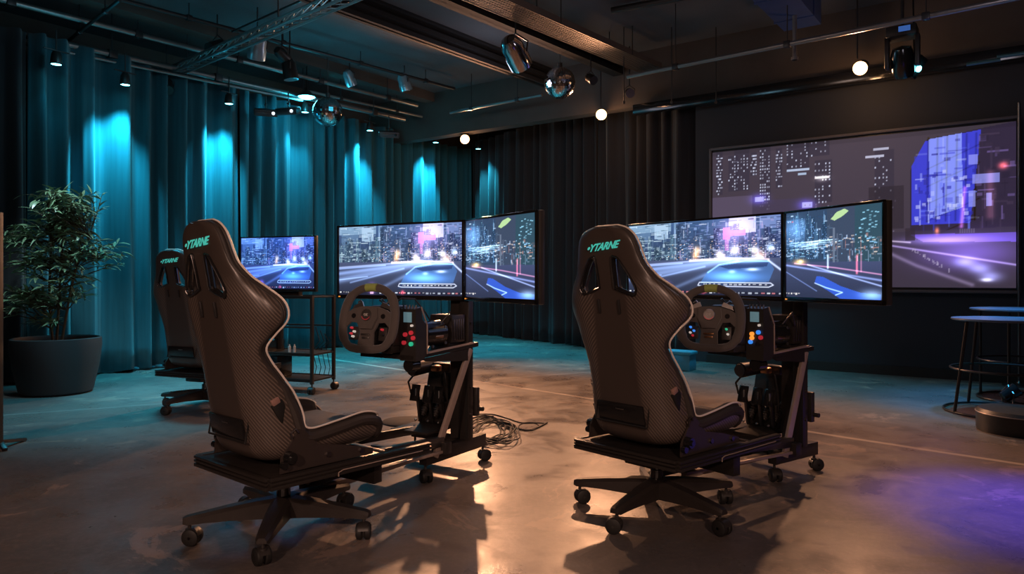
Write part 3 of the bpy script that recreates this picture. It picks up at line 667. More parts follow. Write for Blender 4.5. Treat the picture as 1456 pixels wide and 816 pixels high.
def hud_bar(im, x0, x1, y, n, seed=0, cols=((230, 235, 245), (200, 210, 230), (225, 120, 130))):
    r = random.Random(seed); x = x0
    while x < x1:
        l = r.uniform(.006, .022); rect(im, x, y, x+l, y+r.uniform(.012, .024), r.choice(cols), r.uniform(.5, 1)); x += l+r.uniform(.004, .02)
def clutter(im, x0, x1, y0, y1, n, cols, seed):
    r = random.Random(seed)
    for _ in range(n):
        x, y = r.uniform(x0, x1), r.uniform(y0, y1); k = r.random(); c = r.choice(cols); a = r.uniform(.15, .75)
        if k < .35: rect(im, x, y, x+r.uniform(.003, .006), y+r.uniform(.03, .16), c, a)          # vertical smear
        elif k < .7: rect(im, x, y, x+r.uniform(.015, .06), y+r.uniform(.006, .014), c, a)        # horizontal smear
        else: rect(im, x, y, x+r.uniform(.006, .022), y+r.uniform(.015, .045), c, a)
def city_left(w_=340, h_=170, blue=0.0):
    im = canvas(w_, h_, (38, 50, 78)); X, Y = grid_(im)
    im += (np.clip(.5-Y, 0, 1)[..., None])*np.array((.12, .25, .38))
    rect(im, 0, 0, .32, .12, (150, 185, 215), .7); rect(im, .02, .02, .17, .26, (105, 140, 175), .5); rect(im, .2, .02, .3, .22, (165, 195, 225), .8); rect(im, .34, 0, .37, .45, (120, 155, 190), .7)
    towers(im, 0, .34, .1, .53, 8, [(35, 52, 70), (62, 88, 112), (40, 60, 84)], [(190, 225, 240), (130, 180, 210)], .33, 1)
    towers(im, .36, .62, .02, .53, 10, [(30, 45, 70), (48, 66, 98)], [(170, 205, 235), (120, 160, 210), (220, 190, 170)], .35, 2)
    rect(im, .70, 0, .86, .2, (190, 195, 235), .9); rect(im, .88, 0, 1, .16, (110, 130, 190), .8)
    towers(im, .62, 1, .05, .53, 13, [(40, 55, 100), (70, 85, 140), (30, 40, 75)], [(190, 205, 250), (150, 170, 240), (235, 200, 210)], .45, 3)
    clutter(im, 0, .34, 0, .5, 150, [(150, 195, 220), (45, 65, 90), (200, 225, 240), (90, 125, 160), (25, 36, 54)], 31)
    clutter(im, .34, .98, 0, .5, 300, [(140, 170, 225), (35, 48, 84), (205, 215, 245), (95, 115, 180), (28, 38, 66), (180, 160, 210)], 32)
    rect(im, .665, .12, .71, .27, (235, 110, 220), .95); rect(im, .69, .16, .80, .23, (235, 110, 225), .85); rect(im, .675, .25, .70, .42, (220, 130, 220), .6)
    glow(im, .74, .15, .10, .16, (130, 90, 150), .8)
    for _ in range(14):
        y = random.uniform(.05, .45); x = random.uniform(0, .3); rect(im, x, y, x+random.uniform(.03, .12), y+.012, (200, 225, 240), random.uniform(.2, .7))
    for gx, gy, c, s in ((.5, .4, (255, 170, 90), .022), (.49, .47, (255, 140, 50), .02), (.64, .46, (255, 220, 190), .02), (.735, .42, (255, 230, 220), .025), (.85, .42, (255, 235, 210), .02), (.88, .5, (255, 190, 140), .03), (.66, .5, (255, 190, 130), .02), (.94, .4, (190, 220, 255), .02)):
        glow(im, gx, gy, s, s*2.2, c, .9)
    for _ in range(110):
        x = random.uniform(.3, 1); y = random.uniform(.3, .52); rect(im, x, y, x+random.choice((.003, .006)), y+.012, random.choice(((255, 235, 220), (200, 220, 255), (255, 180, 120))), random.uniform(.4, 1))
    # road
    road = (Y > .525)[..., None]; im = np.where(road, np.array((52, 60, 88))/255*(1.15-.5*np.clip((Y-.53)/.45, 0, 1))[..., None], im)
    streak(im, [(.45, .53), (.7, .515), (.93, .54)], .010, (255, 190, 160), .8); streak(im, [(0, .6), (.3, .565), (.55, .535), (.9, .52)], .012, (170, 190, 235), .6)
    for a_, b_, wd, s in (((-.05, .80), (.75, .54), .045, .50), ((-.05, .70), (.7, .53), .03, .55), ((.3, .95), (.75, .56), .025, .28), ((0, .62), (.4, .57), .008, .6), ((.1, .82), (.55, .62), .012, .45), ((0, .78), (.25, .73), .006, .5)):
        streak(im, [a_, b_], wd, (130, 165, 230), s)
    streak(im, [(.93, .56), (1.0, .68)], .012, (190, 205, 255), .8); streak(im, [(.45, .545), (.65, .53)], .006, (255, 200, 170), .6)
    poly_fill(im, [(.52, .84), (.57, .68), (.66, .59), (.80, .545), (.93, .56), (.96, .66), (.93, .82)], (62, 105, 175), .72)
    poly_fill(im, [(.64, .62), (.78, .575), (.93, .575), (.92, .63), (.7, .66)], (30, 45, 90), .75)
    poly_fill(im, [(.50, .90), (.53, .82), (.70, .82), (.70, .90)], (40, 60, 110), .5); streak(im, [(.57, .70), (.64, .60), (.80, .55), (.93, .565)], .010, (120, 170, 230), .7); glow(im, .70, .74, .12, .06, (70, 140, 230), .7)
    glow(im, .84, .665, .035, .018, (230, 235, 255), .8); glow(im, .72, .69, .02, .02, (180, 210, 255), .6); glow(im, .74, .77, .14, .05, (60, 110, 190), .5); glow(im, .8, .56, .1, .03, (140, 170, 210), .6)
    for pts in ([(.515, .83), (.94, .835), (.955, .86), (.93, .885), (.53, .88), (.505, .87), (.515, .83)],): streak(im, pts, .006, (225, 230, 250), .85)
    hud_bar(im, .54, .92, .847, 1, 4, ((235, 240, 250),))
    rect(im, 0, .945, 1, 1, (22, 24, 40), .8); hud_bar(im, .005, .12, .95, 1, 5, ((235, 235, 235),)); hud_bar(im, .35, .99, .955, 1, 6); glow(im, .285, .9, .03, .06, (190, 90, 230), .9); rect(im, .27, .92, .30, .985, (240, 190, 230), .8); glow(im, .54, .955, .012, .025, (255, 60, 80), .9)
    im = np.clip(im, 0, None)**.88; im *= np.array((1-blue*.3, 1-blue*.12, 1+blue*.25)); return np.clip(im, 0, 1)
def city_right(w_=230, h_=170):
    im = canvas(w_, h_, (40, 54, 72)); X, Y = grid_(im)
    towers(im, 0, .5, .02, .55, 9, [(30, 48, 66), (55, 85, 110)], [(160, 215, 230), (190, 220, 250), (110, 150, 200)], .4, 12)
    clutter(im, 0, .5, 0, .55, 220, [(140, 190, 215), (35, 55, 80), (205, 225, 240), (90, 130, 170), (28, 44, 60)], 33)
    rect(im, .46, 0, .98, .62, (50, 56, 68), .75); rect(im, .74, 0, 1, .62, (36, 60, 66), .85)
    for _ in range(40):
        x = random.uniform(.78, .95); y = random.uniform(.05, .4); rect(im, x, y, x+.02, y+.012, (150, 210, 220), random.uniform(.3, .8))
    poly_fill(im, [(.5, .12), (.56, .05), (.64, .02), (.68, .05), (.62, .1), (.54, .14)], (190, 215, 130), .9)
    rect(im, 0, .08, .22, .42, (80, 120, 165), .35); glow(im, .1, .2, .12, .12, (90, 130, 170), .5)
    clutter(im, .45, 1, .28, .58, 90, [(120, 160, 180), (40, 50, 64), (190, 200, 215), (200, 120, 100)], 34)
    for _ in range(90):
        x = random.random()*.95; y = random.uniform(.3, .52); rect(im, x, y, x+random.choice((.01, .02, .03)), y+.012, random.choice(((210, 225, 240), (255, 215, 180), (150, 200, 230))), random.uniform(.3, .9))
    for _ in range(10): 
        y = random.uniform(.36, .46); streak(im, [(random.uniform(0, .3), y), (random.uniform(.35, .6), y-.02)], .006, (190, 220, 225), .5)
    im = np.where((Y > .58+.02*X)[..., None], np.array((50, 54, 76))/255*(1.1-.4*np.clip((Y-.6)/.4, 0, 1))[..., None], im)
    rect(im, .52, .22, .545, .6, (95, 100, 110), .9); rect(im, .56, .28, .575, .6, (75, 80, 92), .9)
    streak(im, [(0, .62), (1, .80)], .011, (150, 160, 215), .6); streak(im, [(.1, .6), (.55, .66), (1, .74)], .007, (225, 110, 130), .75); streak(im, [(.25, .62), (1, .86)], .008, (190, 200, 240), .65); streak(im, [(0, .70), (.35, .92)], .006, (120, 140, 200), .5)
    streak(im, [(.47, .52), (.47, .66)], .012, (220, 230, 250), .8); streak(im, [(.76, .54), (.76, .72)], .013, (235, 70, 80), .9); streak(im, [(.80, .5), (.80, .70)], .009, (215, 90, 100), .6)
    glow(im, .16, .585, .06, .03, (255, 160, 50), 1.0); glow(im, .17, .58, .02, .015, (255, 220, 120), .9)
    poly_fill(im, [(.33, .82), (.35, .75), (.42, .76), (.6, .86), (.8, .93), (.98, .94), (.98, 1), (.6, 1), (.45, .9)], (45, 85, 205), .75); streak(im, [(.33, .83), (.45, .88), (.62, .93), (.55, .96)], .006, (200, 215, 255), .8)
    glow(im, .9, .95, .1, .05, (150, 175, 200), .8); hud_bar(im, 0, .15, .945, 1, 9, ((250, 225, 200),)); hud_bar(im, .02, .1, .10, 1, 3)
    return np.clip(np.clip(im, 0, None)**.86*np.array((.95, 1.02, 1.12)), 0, 1)
def projection(w_=470, h_=262):
    im = canvas(w_, h_, (66, 56, 68)); X, Y = grid_(im)
    im += np.exp(-((X-.45)/.35)**2-((Y-.05)/.5)**2)[..., None]*.03
    # left towers, only their windows show
    r = random.Random(5)
    for (x, wd, y0, y1, dn) in ((.03, .012, .0, .32, .35), (.085, .02, .06, .30, .45), (.12, .03, .02, .3, .45), (.165, .012, .05, .2, .5), (.21, .02, .02, .45, .6), (.26, .012, .04, .3, .4), (.33, .04, .0, .18, .45), (.42, .03, .15, .42, .55), (.40, .04, .0, .1, .35), (.62, .03, .12, .5, .3)):
        rect(im, x-wd, max(0, y0-.02), x+wd, y1, (52, 46, 62), .6); yy = y0
        while yy < y1:
            for k in range(5):
                if r.random() < dn: xx = x-wd+2*wd*k/5; rect(im, xx, yy, xx+.0045, yy+.011, (205, 210, 235), r.uniform(.5, 1))
            yy += .022
    for (x0, x1, y, c) in ((.29, .37, .175, (190, 205, 235)), (.39, .44, .24, (235, 225, 230)), (.56, .62, .13, (200, 200, 225)), (.585, .635, .085, (190, 190, 215)), (.33, .36, .205, (180, 200, 230))): rect(im, x0, y, x1, y+.016, c, .9)
    glow(im, .415, .255, .02, .02, (200, 190, 190), .6)
    rect(im, 0, .34, .16, .52, (92, 80, 104), .75); rect(im, .16, .38, .36, .52, (70, 60, 84), .8); rect(im, 0, .52, .4, .57, (50, 42, 54), .8)
    for x, y in ((.185, .37), (.36, .43)): rect(im, x-.015, y-.016, x+.02, y+.02, (150, 150, 255), .95); glow(im, x, y, .03, .035, (70, 60, 230), .7)
    for k in range(9): rect(im, .18+k*.018, .55, .187+k*.018, .68, (175, 170, 185), .55)
    streak(im, [(.44, .60), (.47, .565), (.53, .55)], .006, (235, 200, 210), .8); streak(im, [(.31, .63), (.40, .615)], .005, (200, 170, 120), .7); streak(im, [(.59, .5), (.59, .62), (.62, .65)], .006, (120, 110, 240), .8)
    for _ in range(60):
        x = random.uniform(.3, .66); y = random.uniform(.42, .63); rect(im, x, y, x+.004, y+.01, (160, 150, 185), random.uniform(.3, .9))
    rect(im, .57, .34, .68, .62, (44, 36, 44), .6)
    # dark building on the right with the violet lit glass facade
    poly_fill(im, [(.70, .25), (.75, .06), (1, .0), (1, .70), (.70, .66)], (46, 36, 60), .85)
    poly_fill(im, [(.705, .22), (.745, .07), (.905, .03), (.875, .60), (.705, .60)], (62, 66, 215), .95)
    poly_fill(im, [(.755, .06), (.85, .04), (.855, .50), (.76, .56)], (138, 152, 255), .95)
    clutter(im, .71, .88, .06, .56, 70, [(110, 125, 250), (60, 64, 200), (180, 190, 255), (50, 48, 150)], 35); clutter(im, .88, .99, .05, .6, 50, [(70, 56, 80), (40, 32, 52), (110, 90, 150)], 36)
    for x in (.755, .782, .81, .838, .865, .892): streak(im, [(x, .05), (x-.005, .58)], .005, (60, 66, 190), -.28)
    for k in range(5): streak(im, [(.75, .25+k*.11), (.9, .12+k*.11)], .004, (60, 70, 190), -.2)
    for _ in range(30):
        x = random.uniform(.71, .9); y = random.uniform(.25, .57); rect(im, x, y, x+.012, y+.02, random.choice(((200, 205, 255), (45, 45, 160))), .6)
    for x0, y0, x1, y1 in ((.88, .30, .955, .36), (.87, .18, .895, .24), (.87, .4, .89, .5), (.92, .42, .935, .5)): rect(im, x0, y0, x1, y1, (150, 155, 250), .75)
    glow(im, .965, .26, .012, .02, (255, 90, 90), 1); streak(im, [(.86, .38), (.85, .62)], .010, (180, 90, 200), .7); streak(im, [(.93, .3), (.93, .56)], .02, (90, 50, 60), .6)
    for k, ch in enumerate((1, 1, 1, 1, 1, 1, 1)): rect(im, .845+k*.0065, .635, .849+k*.0065, .662, (200, 190, 225), .8)
    # street
    m = (Y > .66-.03*X)[..., None]; im = np.where(m, im*.25+np.array((52, 44, 58))/255*.85, im)
    poly_fill(im, [(.70, .66), (1, .665), (1, .72), (.74, .71)], (120, 92, 225), .75); glow(im, .87, .78, .13, .10, (95, 70, 190), .8); glow(im, .80, .70, .1, .025, (130, 110, 230), .8)
    streak(im, [(.62, .72), (1, .86)], .006, (170, 150, 230), .6); streak(im, [(.60, .74), (.72, .86), (.88, .98)], .012, (110, 100, 130), .5)
    for (x, y) in ((.90, .88), (.93, .93), (.86, .84)): glow(im, x, y, .03, .03, (150, 160, 250), .7)
    glow(im, .92, .95, .015, .01, (230, 235, 255), .8); rect(im, .685, .62, .715, .70, (50, 40, 50), .7); glow(im, .78, .64, .006, .02, (230, 110, 60), .9); streak(im, [(.6, .69), (.7, .71)], .005, (180, 170, 180), .7)
    for _ in range(25):
        x = random.uniform(.7, .82); rect(im, x, .74+(x-.7)*1.3+random.uniform(-.01, .02), x+.004, .75+(x-.7)*1.3+.006, (190, 180, 210), .5)
    im[:8] = im[:8]*.9; return np.clip(im, 0, 1)
def screen_mat(name, strength, rough=.25):
    m = bpy.data.materials.new(name); m.use_nodes = True; nt = m.node_tree; b = nt.nodes['Principled BSDF']
    at = nt.nodes.new('ShaderNodeAttribute'); at.attribute_name = 'picture'
    b.inputs['Base Color'].default_value = (.01, .01, .012, 1); b.inputs['Roughness'].default_value = rough
    nt.links.new(at.outputs['Color'], b.inputs['Emission Color']); b.inputs['Emission Strength'].default_value = strength; return m
scr_m = screen_mat('lit_monitor_picture', 1.25); proj_m = screen_mat('lit_projection_picture', 1.0, .7)
def lin(a): return np.where(a <= .04045, a/12.92, ((a+.055)/1.055)**2.4)
def picture(im, w_, h_, m, parent, name='screen_picture', y=0.0):
    hh, ww, _ = im.shape; xs = np.linspace(-w_/2, w_/2, ww); zs = np.linspace(h_/2, -h_/2, hh)
    X, Z = np.meshgrid(xs, zs); co = np.stack([X, np.full_like(X, y), Z], -1).reshape(-1, 3)
    idx = np.arange(ww*hh).reshape(hh, ww); q = np.stack([idx[1:, :-1], idx[1:, 1:], idx[:-1, 1:], idx[:-1, :-1]], -1).reshape(-1, 4)
    me = bpy.data.meshes.new(name); me.from_pydata(co.tolist(), [], q.tolist())
    at = me.color_attributes.new('picture', 'FLOAT_COLOR', 'POINT'); c = np.ones((ww*hh, 4)); c[:, :3] = lin(im).reshape(-1, 3); at.data.foreach_set('color', c.ravel())
    me.materials.append(m); o = bpy.data.objects.new(name, me); COL.objects.link(o); o.parent = parent; return o
def monitor(pl, pr, z0, z1, im, label, group, name='monitor', deep=.045):
    """pl, pr: left and right end in plan as the viewer sees them; local -y faces the viewer"""
    pl, pr = Vector((*pl, 0)), Vector((*pr, 0)); d = pr-pl; W_ = d.length; hh = z1-z0; ang = math.atan2(d.y, d.x); c = (pl+pr)/2
    t = thing(name, label, name, (c.x, c.y, z0), ang, group)
    mb = MB(); mb.box((0, deep/2+.006, hh/2), (W_, deep*.7, hh), bev=.006); mb.box((0, deep+.012, hh/2), (W_*.6, deep*.6, hh*.55), bev=.01); cs = mb.build('casing', black_plastic, t)
    mb = MB(); b = .012
    for x in (-1, 1): mb.box((x*(W_/2-b/2), 0, hh/2), (b, .014, hh), bev=.002)
    mb.box((0, 0, hh-b/2), (W_, .014, b), bev=.002); mb.box((0, 0, b), (W_, .014, b*2), bev=.002); mb.build('bezel', gloss_black, t)
    o = picture(im, W_-2*b, hh-3*b, scr_m, t, y=.001); o.location = (0, 0, hh/2+b/2)
    if name == 'monitor':
        mb = MB(); mb.box((-W_/2+.02, -.008, b), (.012, .002, .006), bev=0); mb.build('power_light', orglow, t)
    return t
imL = city_left(); imR = city_right()
monitor((-1.065, 4.42), (-.262, 3.96), .925, 1.368, imL, 'wide monitor over the left steering wheel showing a night street and blue car', 'rig monitors')
monitor((-.258, 3.955), (.117, 3.365), .925, 1.368, imR, 'narrow angled monitor at the right end of the left rig, before the drapes', 'rig monitors')
monitor((.735, 4.60), (1.389, 3.70), .93, 1.388, imL, 'wide monitor over the right steering wheel, partly hidden by the right seat', 'rig monitors')
monitor((1.393, 3.695), (1.605, 3.11), .93, 1.388, imR, 'narrow angled monitor at the right end of the right rig, before the projection screen', 'rig monitors')
# small screen on the cart
imT = city_left(260, 160, .9); 
TVf = Frame(-2.159, 6.642, 20)
monitor((-2.55, 6.785), (-1.768, 6.5), .925, 1.432, imT, 'small wall-facing screen on a wheeled cart showing a bluish night street', None, 'television')

# ------------------------------------------------------------------ the screen cart and what stands on it
ct = thing('screen_cart', 'black open metal cart on casters carrying the small screen', 'cart', TVf.pt(.12, 0), TVf.phi)
for x in (-.12, .22):
    for y in (-.38, .34):
        mb = MB(); mb.box((x, y, .49), (.028, .028, .80), bev=.003); mb.build('upright', black_metal, ct)
        make_caster(ct, (x, y, 0), 1.0+x*4+y, .09)
for z, nm in ((.12, 'bottom_shelf'), (.355, 'middle_shelf'), (.875, 'top_shelf')):
    mb = MB(); mb.box((.05, -.02, z), (.36, .74, .016 if z < .8 else .012), bev=.003)
    mb.bar((-.12, -.38, z), (-.12, .34, z), .02, .03); mb.bar((.22, -.38, z), (.22, .34, z), .02, .03); mb.build(nm, black_metal, ct)
mb = MB(); mb.bar((-.12, -.38, .60), (-.12, .34, .60), .015, .015); mb.bar((.22, -.38, .60), (.22, .34, .60), .015, .015); mb.build('cross_bar', black_metal, ct)
mb = MB(); mb.box((-.03, .22, .63), (.18, .24, .012)); mb.box((.0, .22, .60), (.06, .05, .05)); mb.build('wheel_shelf', black_metal, ct)
mb = MB(); mb.box((.05, .12, .63), (.05, .09, .5), bev=.003); mb.build('centre_post', black_metal, ct)
mb = MB(); mb.box((.0, -.02, .95), (.06, .3, .13)); mb.build('screen_bracket', black_metal, ct)
p = TVf.pt(.10, .07, .129)
t = thing('computer_tower', 'black computer tower on the bottom shelf of the small screen cart', 'computer', p, TVf.phi)
mb = MB(); mb.box((0, 0, .10), (.22, .16, .20), bev=.006); bd = mb.build('case', gloss_black, t)
for yy, zz, r in ((-.03, .13, .018), (.03, .06, .012), (-.03, .06, .014)):
    mb = MB(); mb.tube([(-.112, yy+r*math.cos(a), zz+r*math.sin(a)) for a in np.linspace(0, 2*PI, 14)[:-1]], .003, 6, closed=True); mb.build('fan_ring', silver, bd)
for k, (a, b) in enumerate(((-.1, 0), (-.14, .02))):
    mb = MB(); mb.lathe([(.0, 0), (.012, .0), (.012, .055), (.006, .062), (.006, .075), (0, .075)], n=16); o = mb.build('small_bottle', white_m); o.location = TVf.pt(.05+b, a, .364); tag(o, ('left' if k == 0 else 'right')+' of two tiny white bottles on the middle cart shelf', 'bottle', 'tiny bottles on the cart')
t = thing('cart_steering_wheel', 'dark steering controller on the small upper shelf of the screen cart', 'steering controller', TVf.pt(.05, .22, .637), TVf.phi)
mb = MB(); mb.box((.02, 0, .05), (.10, .11, .10), bev=.01); mb.build('motor_body', black_plastic, t)
mb = MB(); mb.tube([(-.06, .07*math.cos(a), .06+.07*math.sin(a)) for a in np.linspace(0, 2*PI, 20)[:-1]], .009, 8, closed=True); mb.box((-.06, 0, .06), (.01, .13, .02)); mb.cyl((-.06, 0, .06), (-.02, 0, .06), .02); mb.build('wheel_rim', gloss_black, t)
mb = MB(); mb.box((-.035, -.0, .11), (.05, .07, .02), bev=.006); mb.build('cover', copper_m, t)
t = thing('pedal_box', 'angular black pedal box on the middle shelf left of the tiny bottles', 'pedals', TVf.pt(.12, .22, .364), TVf.phi)
mb = MB(); mb.prism([(-.16, 0), (.12, 0), (.12, .10), (.0, .12), (-.16, .06)], lambda a, b, d: Vector((a, d, b)), -.12, .12); mb.build('housing', gloss_black, t, smooth=False)
mb = MB(); mb.bar((-.15, -.06, .07), (-.02, -.06, .135), .05, .012); mb.bar((-.15, .05, .07), (-.02, .05, .135), .05, .012); mb.build('pedal_face', dark_silver, t)
cb = MB()
for k in range(4):
    a = -.18-.05*k; cb.tube([TVf.pt(.34, a, .58-.03*k), TVf.pt(.36, a-.03, .45), TVf.pt(.33, a+.03, .35+.02*k), TVf.pt(.34, a-.01, .2), TVf.pt(.30, a-.02, .14)], .004, 6)
for k in range(4):
    pass
solo(cb, 'hanging_cables', rubber, 'thin black cables hanging down the right side of the screen cart', 'cables', kind='stuff')

# ------------------------------------------------------------------ projection screen
tl = Vector((2.485, 8.97, 0)); tr = Vector((5.01, 7.14, 0)); nw = -U
t = thing('projection_screen', 'large framed projection screen on the right wall showing a violet night street', 'screen', (0, 0, .90), 0)
c = (tl+tr)/2-U*.07; d = (tr-tl); t.location = (c.x, c.y, .92); t.rotation_euler = (0, 0, math.atan2(d.y, d.x)); W_ = d.length
mb = MB(); mb.box((0, .03, .85), (W_+.02, .03, 1.72), bev=.003); mb.build('backing', black_plastic, t)
o = picture(projection(), W_-.05, 1.64, proj_m, t, y=.008); o.location = (0, 0, .85)
mb = MB()
for x in (-1, 1): mb.box((x*(W_/2), .012, .85), (.03, .035, 1.74), bev=.004)
mb.box((0, .012, 1.71), (W_, .035, .03), bev=.004); mb.box((0, .012, -.01), (W_, .035, .03), bev=.004); mb.build('screen_frame', mat('grey_frame', (.16, .14, .15), .5), t)
po = atY(1449, 395, 7.02)
mb = MB(); mb.cyl((po.x, po.y, .0), (po.x, po.y, 2.75), .012, n=12); mb.lathe([(.14, 0), (.14, .012), (.03, .03), (.012, .05)], (po.x, po.y, 0), 24)
solo(mb, 'screen_pole', dark_silver, 'thin upright metal pole at the right edge of the projection screen', 'pole')

# ------------------------------------------------------------------ bistro tables on the right
top_m = mat('dark_table_laminate', (.10, .13, .19), .3, vary=.04)
def bistro(cx, cy, zt, r, rb, th0, label, n=4):
    t = thing('bistro_table', label, 'table', (cx, cy, 0), 0, 'round tables at the right')
    mb = MB(); mb.lathe([(0, zt-.018), (r-.01, zt-.018), (r, zt-.010), (r-.002, zt), (0, zt)], n=48); mb.build('table_top', top_m, t)
    for k in range(n):
        a = th0+k*2*PI/n; mb = MB(); mb.cyl((r*.86*math.cos(a), r*.86*math.sin(a), zt-.015), (rb*math.cos(a), rb*math.sin(a), .012), .012, n=10); mb.build('leg', black_metal, t)
    for z, rr in ((.34, r*.86+(rb-r*.86)*(1-.34/zt)), (.012, rb)):
        mb = MB(); mb.tube([(rr*math.cos(a), rr*math.sin(a), z) for a in np.linspace(0, 2*PI, 41)[:-1]], .009, 8, closed=True); mb.build('ring', black_metal, t)
    return t
p1 = atz(1345, 588, 0); rb = .42; c1 = Vector((p1.x+rb, p1.y+.02, 0))
bistro(c1.x+.06, c1.y, .735, .37, rb, rad(184), 'round dark table with tube legs, nearer of the pair at the right edge')
bistro(c1.x+.66, c1.y+.62, .785, .42, .36, rad(215), 'round dark table slightly taller, standing behind the nearer round table')
p = atz(1470, 618, 0)
t = thing('round_pouffe', 'low round black pouffe with a pale rim cut off at the right edge', 'pouffe', (p.x, p.y+.1, 0), 0)
mb = MB(); mb.lathe([(0, 0), (.27, 0), (.275, .02), (.275, .13), (.26, .15), (0, .155)], n=48); mb.build('body', black_plastic, t)
mb = MB(); mb.tube([(.276*math.cos(a), .276*math.sin(a), .125) for a in np.linspace(0, 2*PI, 41)[:-1]], .004, 6, closed=True); mb.build('rim', alu_edge, t)
p = atz(1446, 583, 0)+Vector((.1, .25, 0))
t = thing('floor_uplight', 'small black floor lamp with blue glints behind the pouffe', 'lamp', p, 0)
mb = MB(); mb.box((0, 0, .012), (.16, .12, .02)); mb.build('base', black_metal, t)
mb = MB(); mb.cyl((-.04, 0, .06), (.06, -.02, .13), .045, .06, 20); mb.build('lamp_head', gloss_black, t)
mb = MB(); mb.tube([(0, .065, .02), (0, .07, .1), (0, 0, .16), (0, -.07, .1), (0, -.065, .02)], .008, 6); mb.build('yoke', dark_silver, t)
# light stand cut off by the left edge
p = atz(3, 640, 0)
t = thing('stand_pole', 'dark upright stand cut off by the left picture edge', 'stand', (p.x-.03, p.y, 0), 0)
mb = MB(); mb.box((0, 0, .74), (.05, .04, 1.42), bev=.004); mb.build('upright', rubber, t)
mb = MB(); mb.bar((0, .02, .05), (.07, -.03, .01), .03, .02); mb.bar((0, 0, .05), (-.2, .02, .01), .03, .02); mb.bar((0, 0, .05), (.0, .25, .01), .03, .02); mb.build('foot', black_metal, t)
mb = MB(); mb.box((.02, -.022, 1.2), (.02, .012, .06), bev=.003); mb.build('latch', dark_silver, t)

# ------------------------------------------------------------------ plant
P0 = Vector((-4.17, 6.62, 0))
t = thing('plant_pot', 'large round matt black planter with a bushy plant at the far left', 'planter', P0, 0)
mb = MB(); mb.lathe([(0, 0), (.27, 0), (.295, .02), (.345, .26), (.365, .43), (.362, .50), (.345, .505), (.335, .49), (.335, .44), (0, .44)], n=56); mb.build('pot', mat('matt_black_pot', (.03, .028, .03), .6, bump=.15), t)
mb = MB(); mb.lathe([(0, .455), (.12, .462), (.33, .45)], n=40); mb.build('soil', mat('potting_soil', (.02, .015, .012), .95, bump=.8, bscale=60), t)
t = thing('leafy_plant', 'tall bushy plant with narrow pointed green leaves growing in the black planter', 'plant', P0+Vector((0, 0, .46)), 0)
rp = random.Random(3); stems = MB(); leaves = MB()
def leaf(p, d, L_, wd):
    d = d.normalized(); sd = d.cross(Vector((0, 0, 1))); sd = sd.normalized() if sd.length > 1e-3 else Vector((1, 0, 0)); up = sd.cross(d).normalized()
    roll = rp.uniform(-.7, .7); sd = sd*math.cos(roll)+up*math.sin(roll)
    pts = []; cur = Vector(p); dd = Vector(d)
    vs = [cur.copy()]; prof = (.65, 1.0, .8, .45)
    for k, w_ in enumerate(prof):
        dd = (dd+Vector((0, 0, -.10*(k+1)*.6))).normalized(); cur = cur+dd*L_/5; vs += [cur+sd*wd*w_/2, cur-sd*wd*w_/2+up*0.002]
    cur = cur+dd*L_/5; vs.append(cur)
    leaves.add(vs, [(0, 1, 2), (1, 3, 4, 2), (3, 5, 6, 4), (5, 7, 8, 6), (7, 9, 8)])
def twig(a, b, nl):
    pts = [Vector(a), (Vector(a)+Vector(b))/2+Vector((rp.uniform(-.04, .04), rp.uniform(-.04, .04), rp.uniform(.0, .05))), Vector(b)]
    stems.tube(pts, [.006, .004, .002], 5)
    d = (pts[2]-pts[0]).normalized()
    for k in range(nl):
        q = rp.uniform(.35, 1.0); base = pts[1].lerp(pts[2], max(0, q*2-1)) if q > .5 else pts[0].lerp(pts[1], q*2)
        an = rp.uniform(0, 2*PI); v = Vector((math.cos(an), math.sin(an), rp.uniform(-.35, .65)))+d*.7; leaf(base, v, rp.uniform(.10, .17), rp.uniform(.016, .027))
blobs = [((-.42, 0, .98), (.13, .12, .12), 16), ((-.36, 0, .42), (.16, .14, .10), 18), ((.17, -.05, 1.22), (.24, .2, .20), 44), ((.02, 0, 1.05), (.30, .25, .24), 54), ((.10, 0, .78), (.34, .26, .20), 44), ((-.24, .0, .72), (.20, .18, .12), 20), ((.46, -.05, .80), (.16, .12, .12), 18), ((-.22, -.05, .40), (.24, .2, .12), 30), ((.10, -.05, .45), (.28, .2, .14), 22), ((-.12, 0, 1.30), (.14, .1, .08), 8), ((-.05, -.05, .20), (.15, .15, .08), 8)]
trunks = [[(0, 0, 0), (.03, .0, .5), (.06, 0, .95), (.14, 0, 1.3)], [(-.06, .04, 0), (-.08, .02, .4), (-.05, 0, .9), (-.08, 0, 1.28)], [(.07, -.04, 0), (.16, -.04, .5), (.24, -.04, .8), (.32, -.04, .95)]]
for tk in trunks: stems.tube([Vector(q) for q in catmull(tk, 4)], .011, 7)
for c, r, n in blobs:
    for k in range(n):
        q = Vector((c[0]+rp.gauss(0, .5)*r[0], c[1]+rp.gauss(0, .5)*r[1], c[2]+rp.gauss(0, .5)*r[2])); 
        tk = rp.choice(trunks); best = min((Vector(a).lerp(Vector(b), f) for a, b in zip(tk, tk[1:]) for f in (0, .3, .6, 1)), key=lambda v: (v-q).length+abs(v.z-(q.z-.12))*.8)
        root = best if (best-q).length < .35 else q+(best-q).normalized()*.3
        twig(root, q, 8)
stems.build('stems', mat('brown_stem', (.06, .045, .025), .8), t)
leaves.build('foliage', mat('green_leaf', (.15, .23, .13), .34, vary=.45, scale=6), t, ang=60)

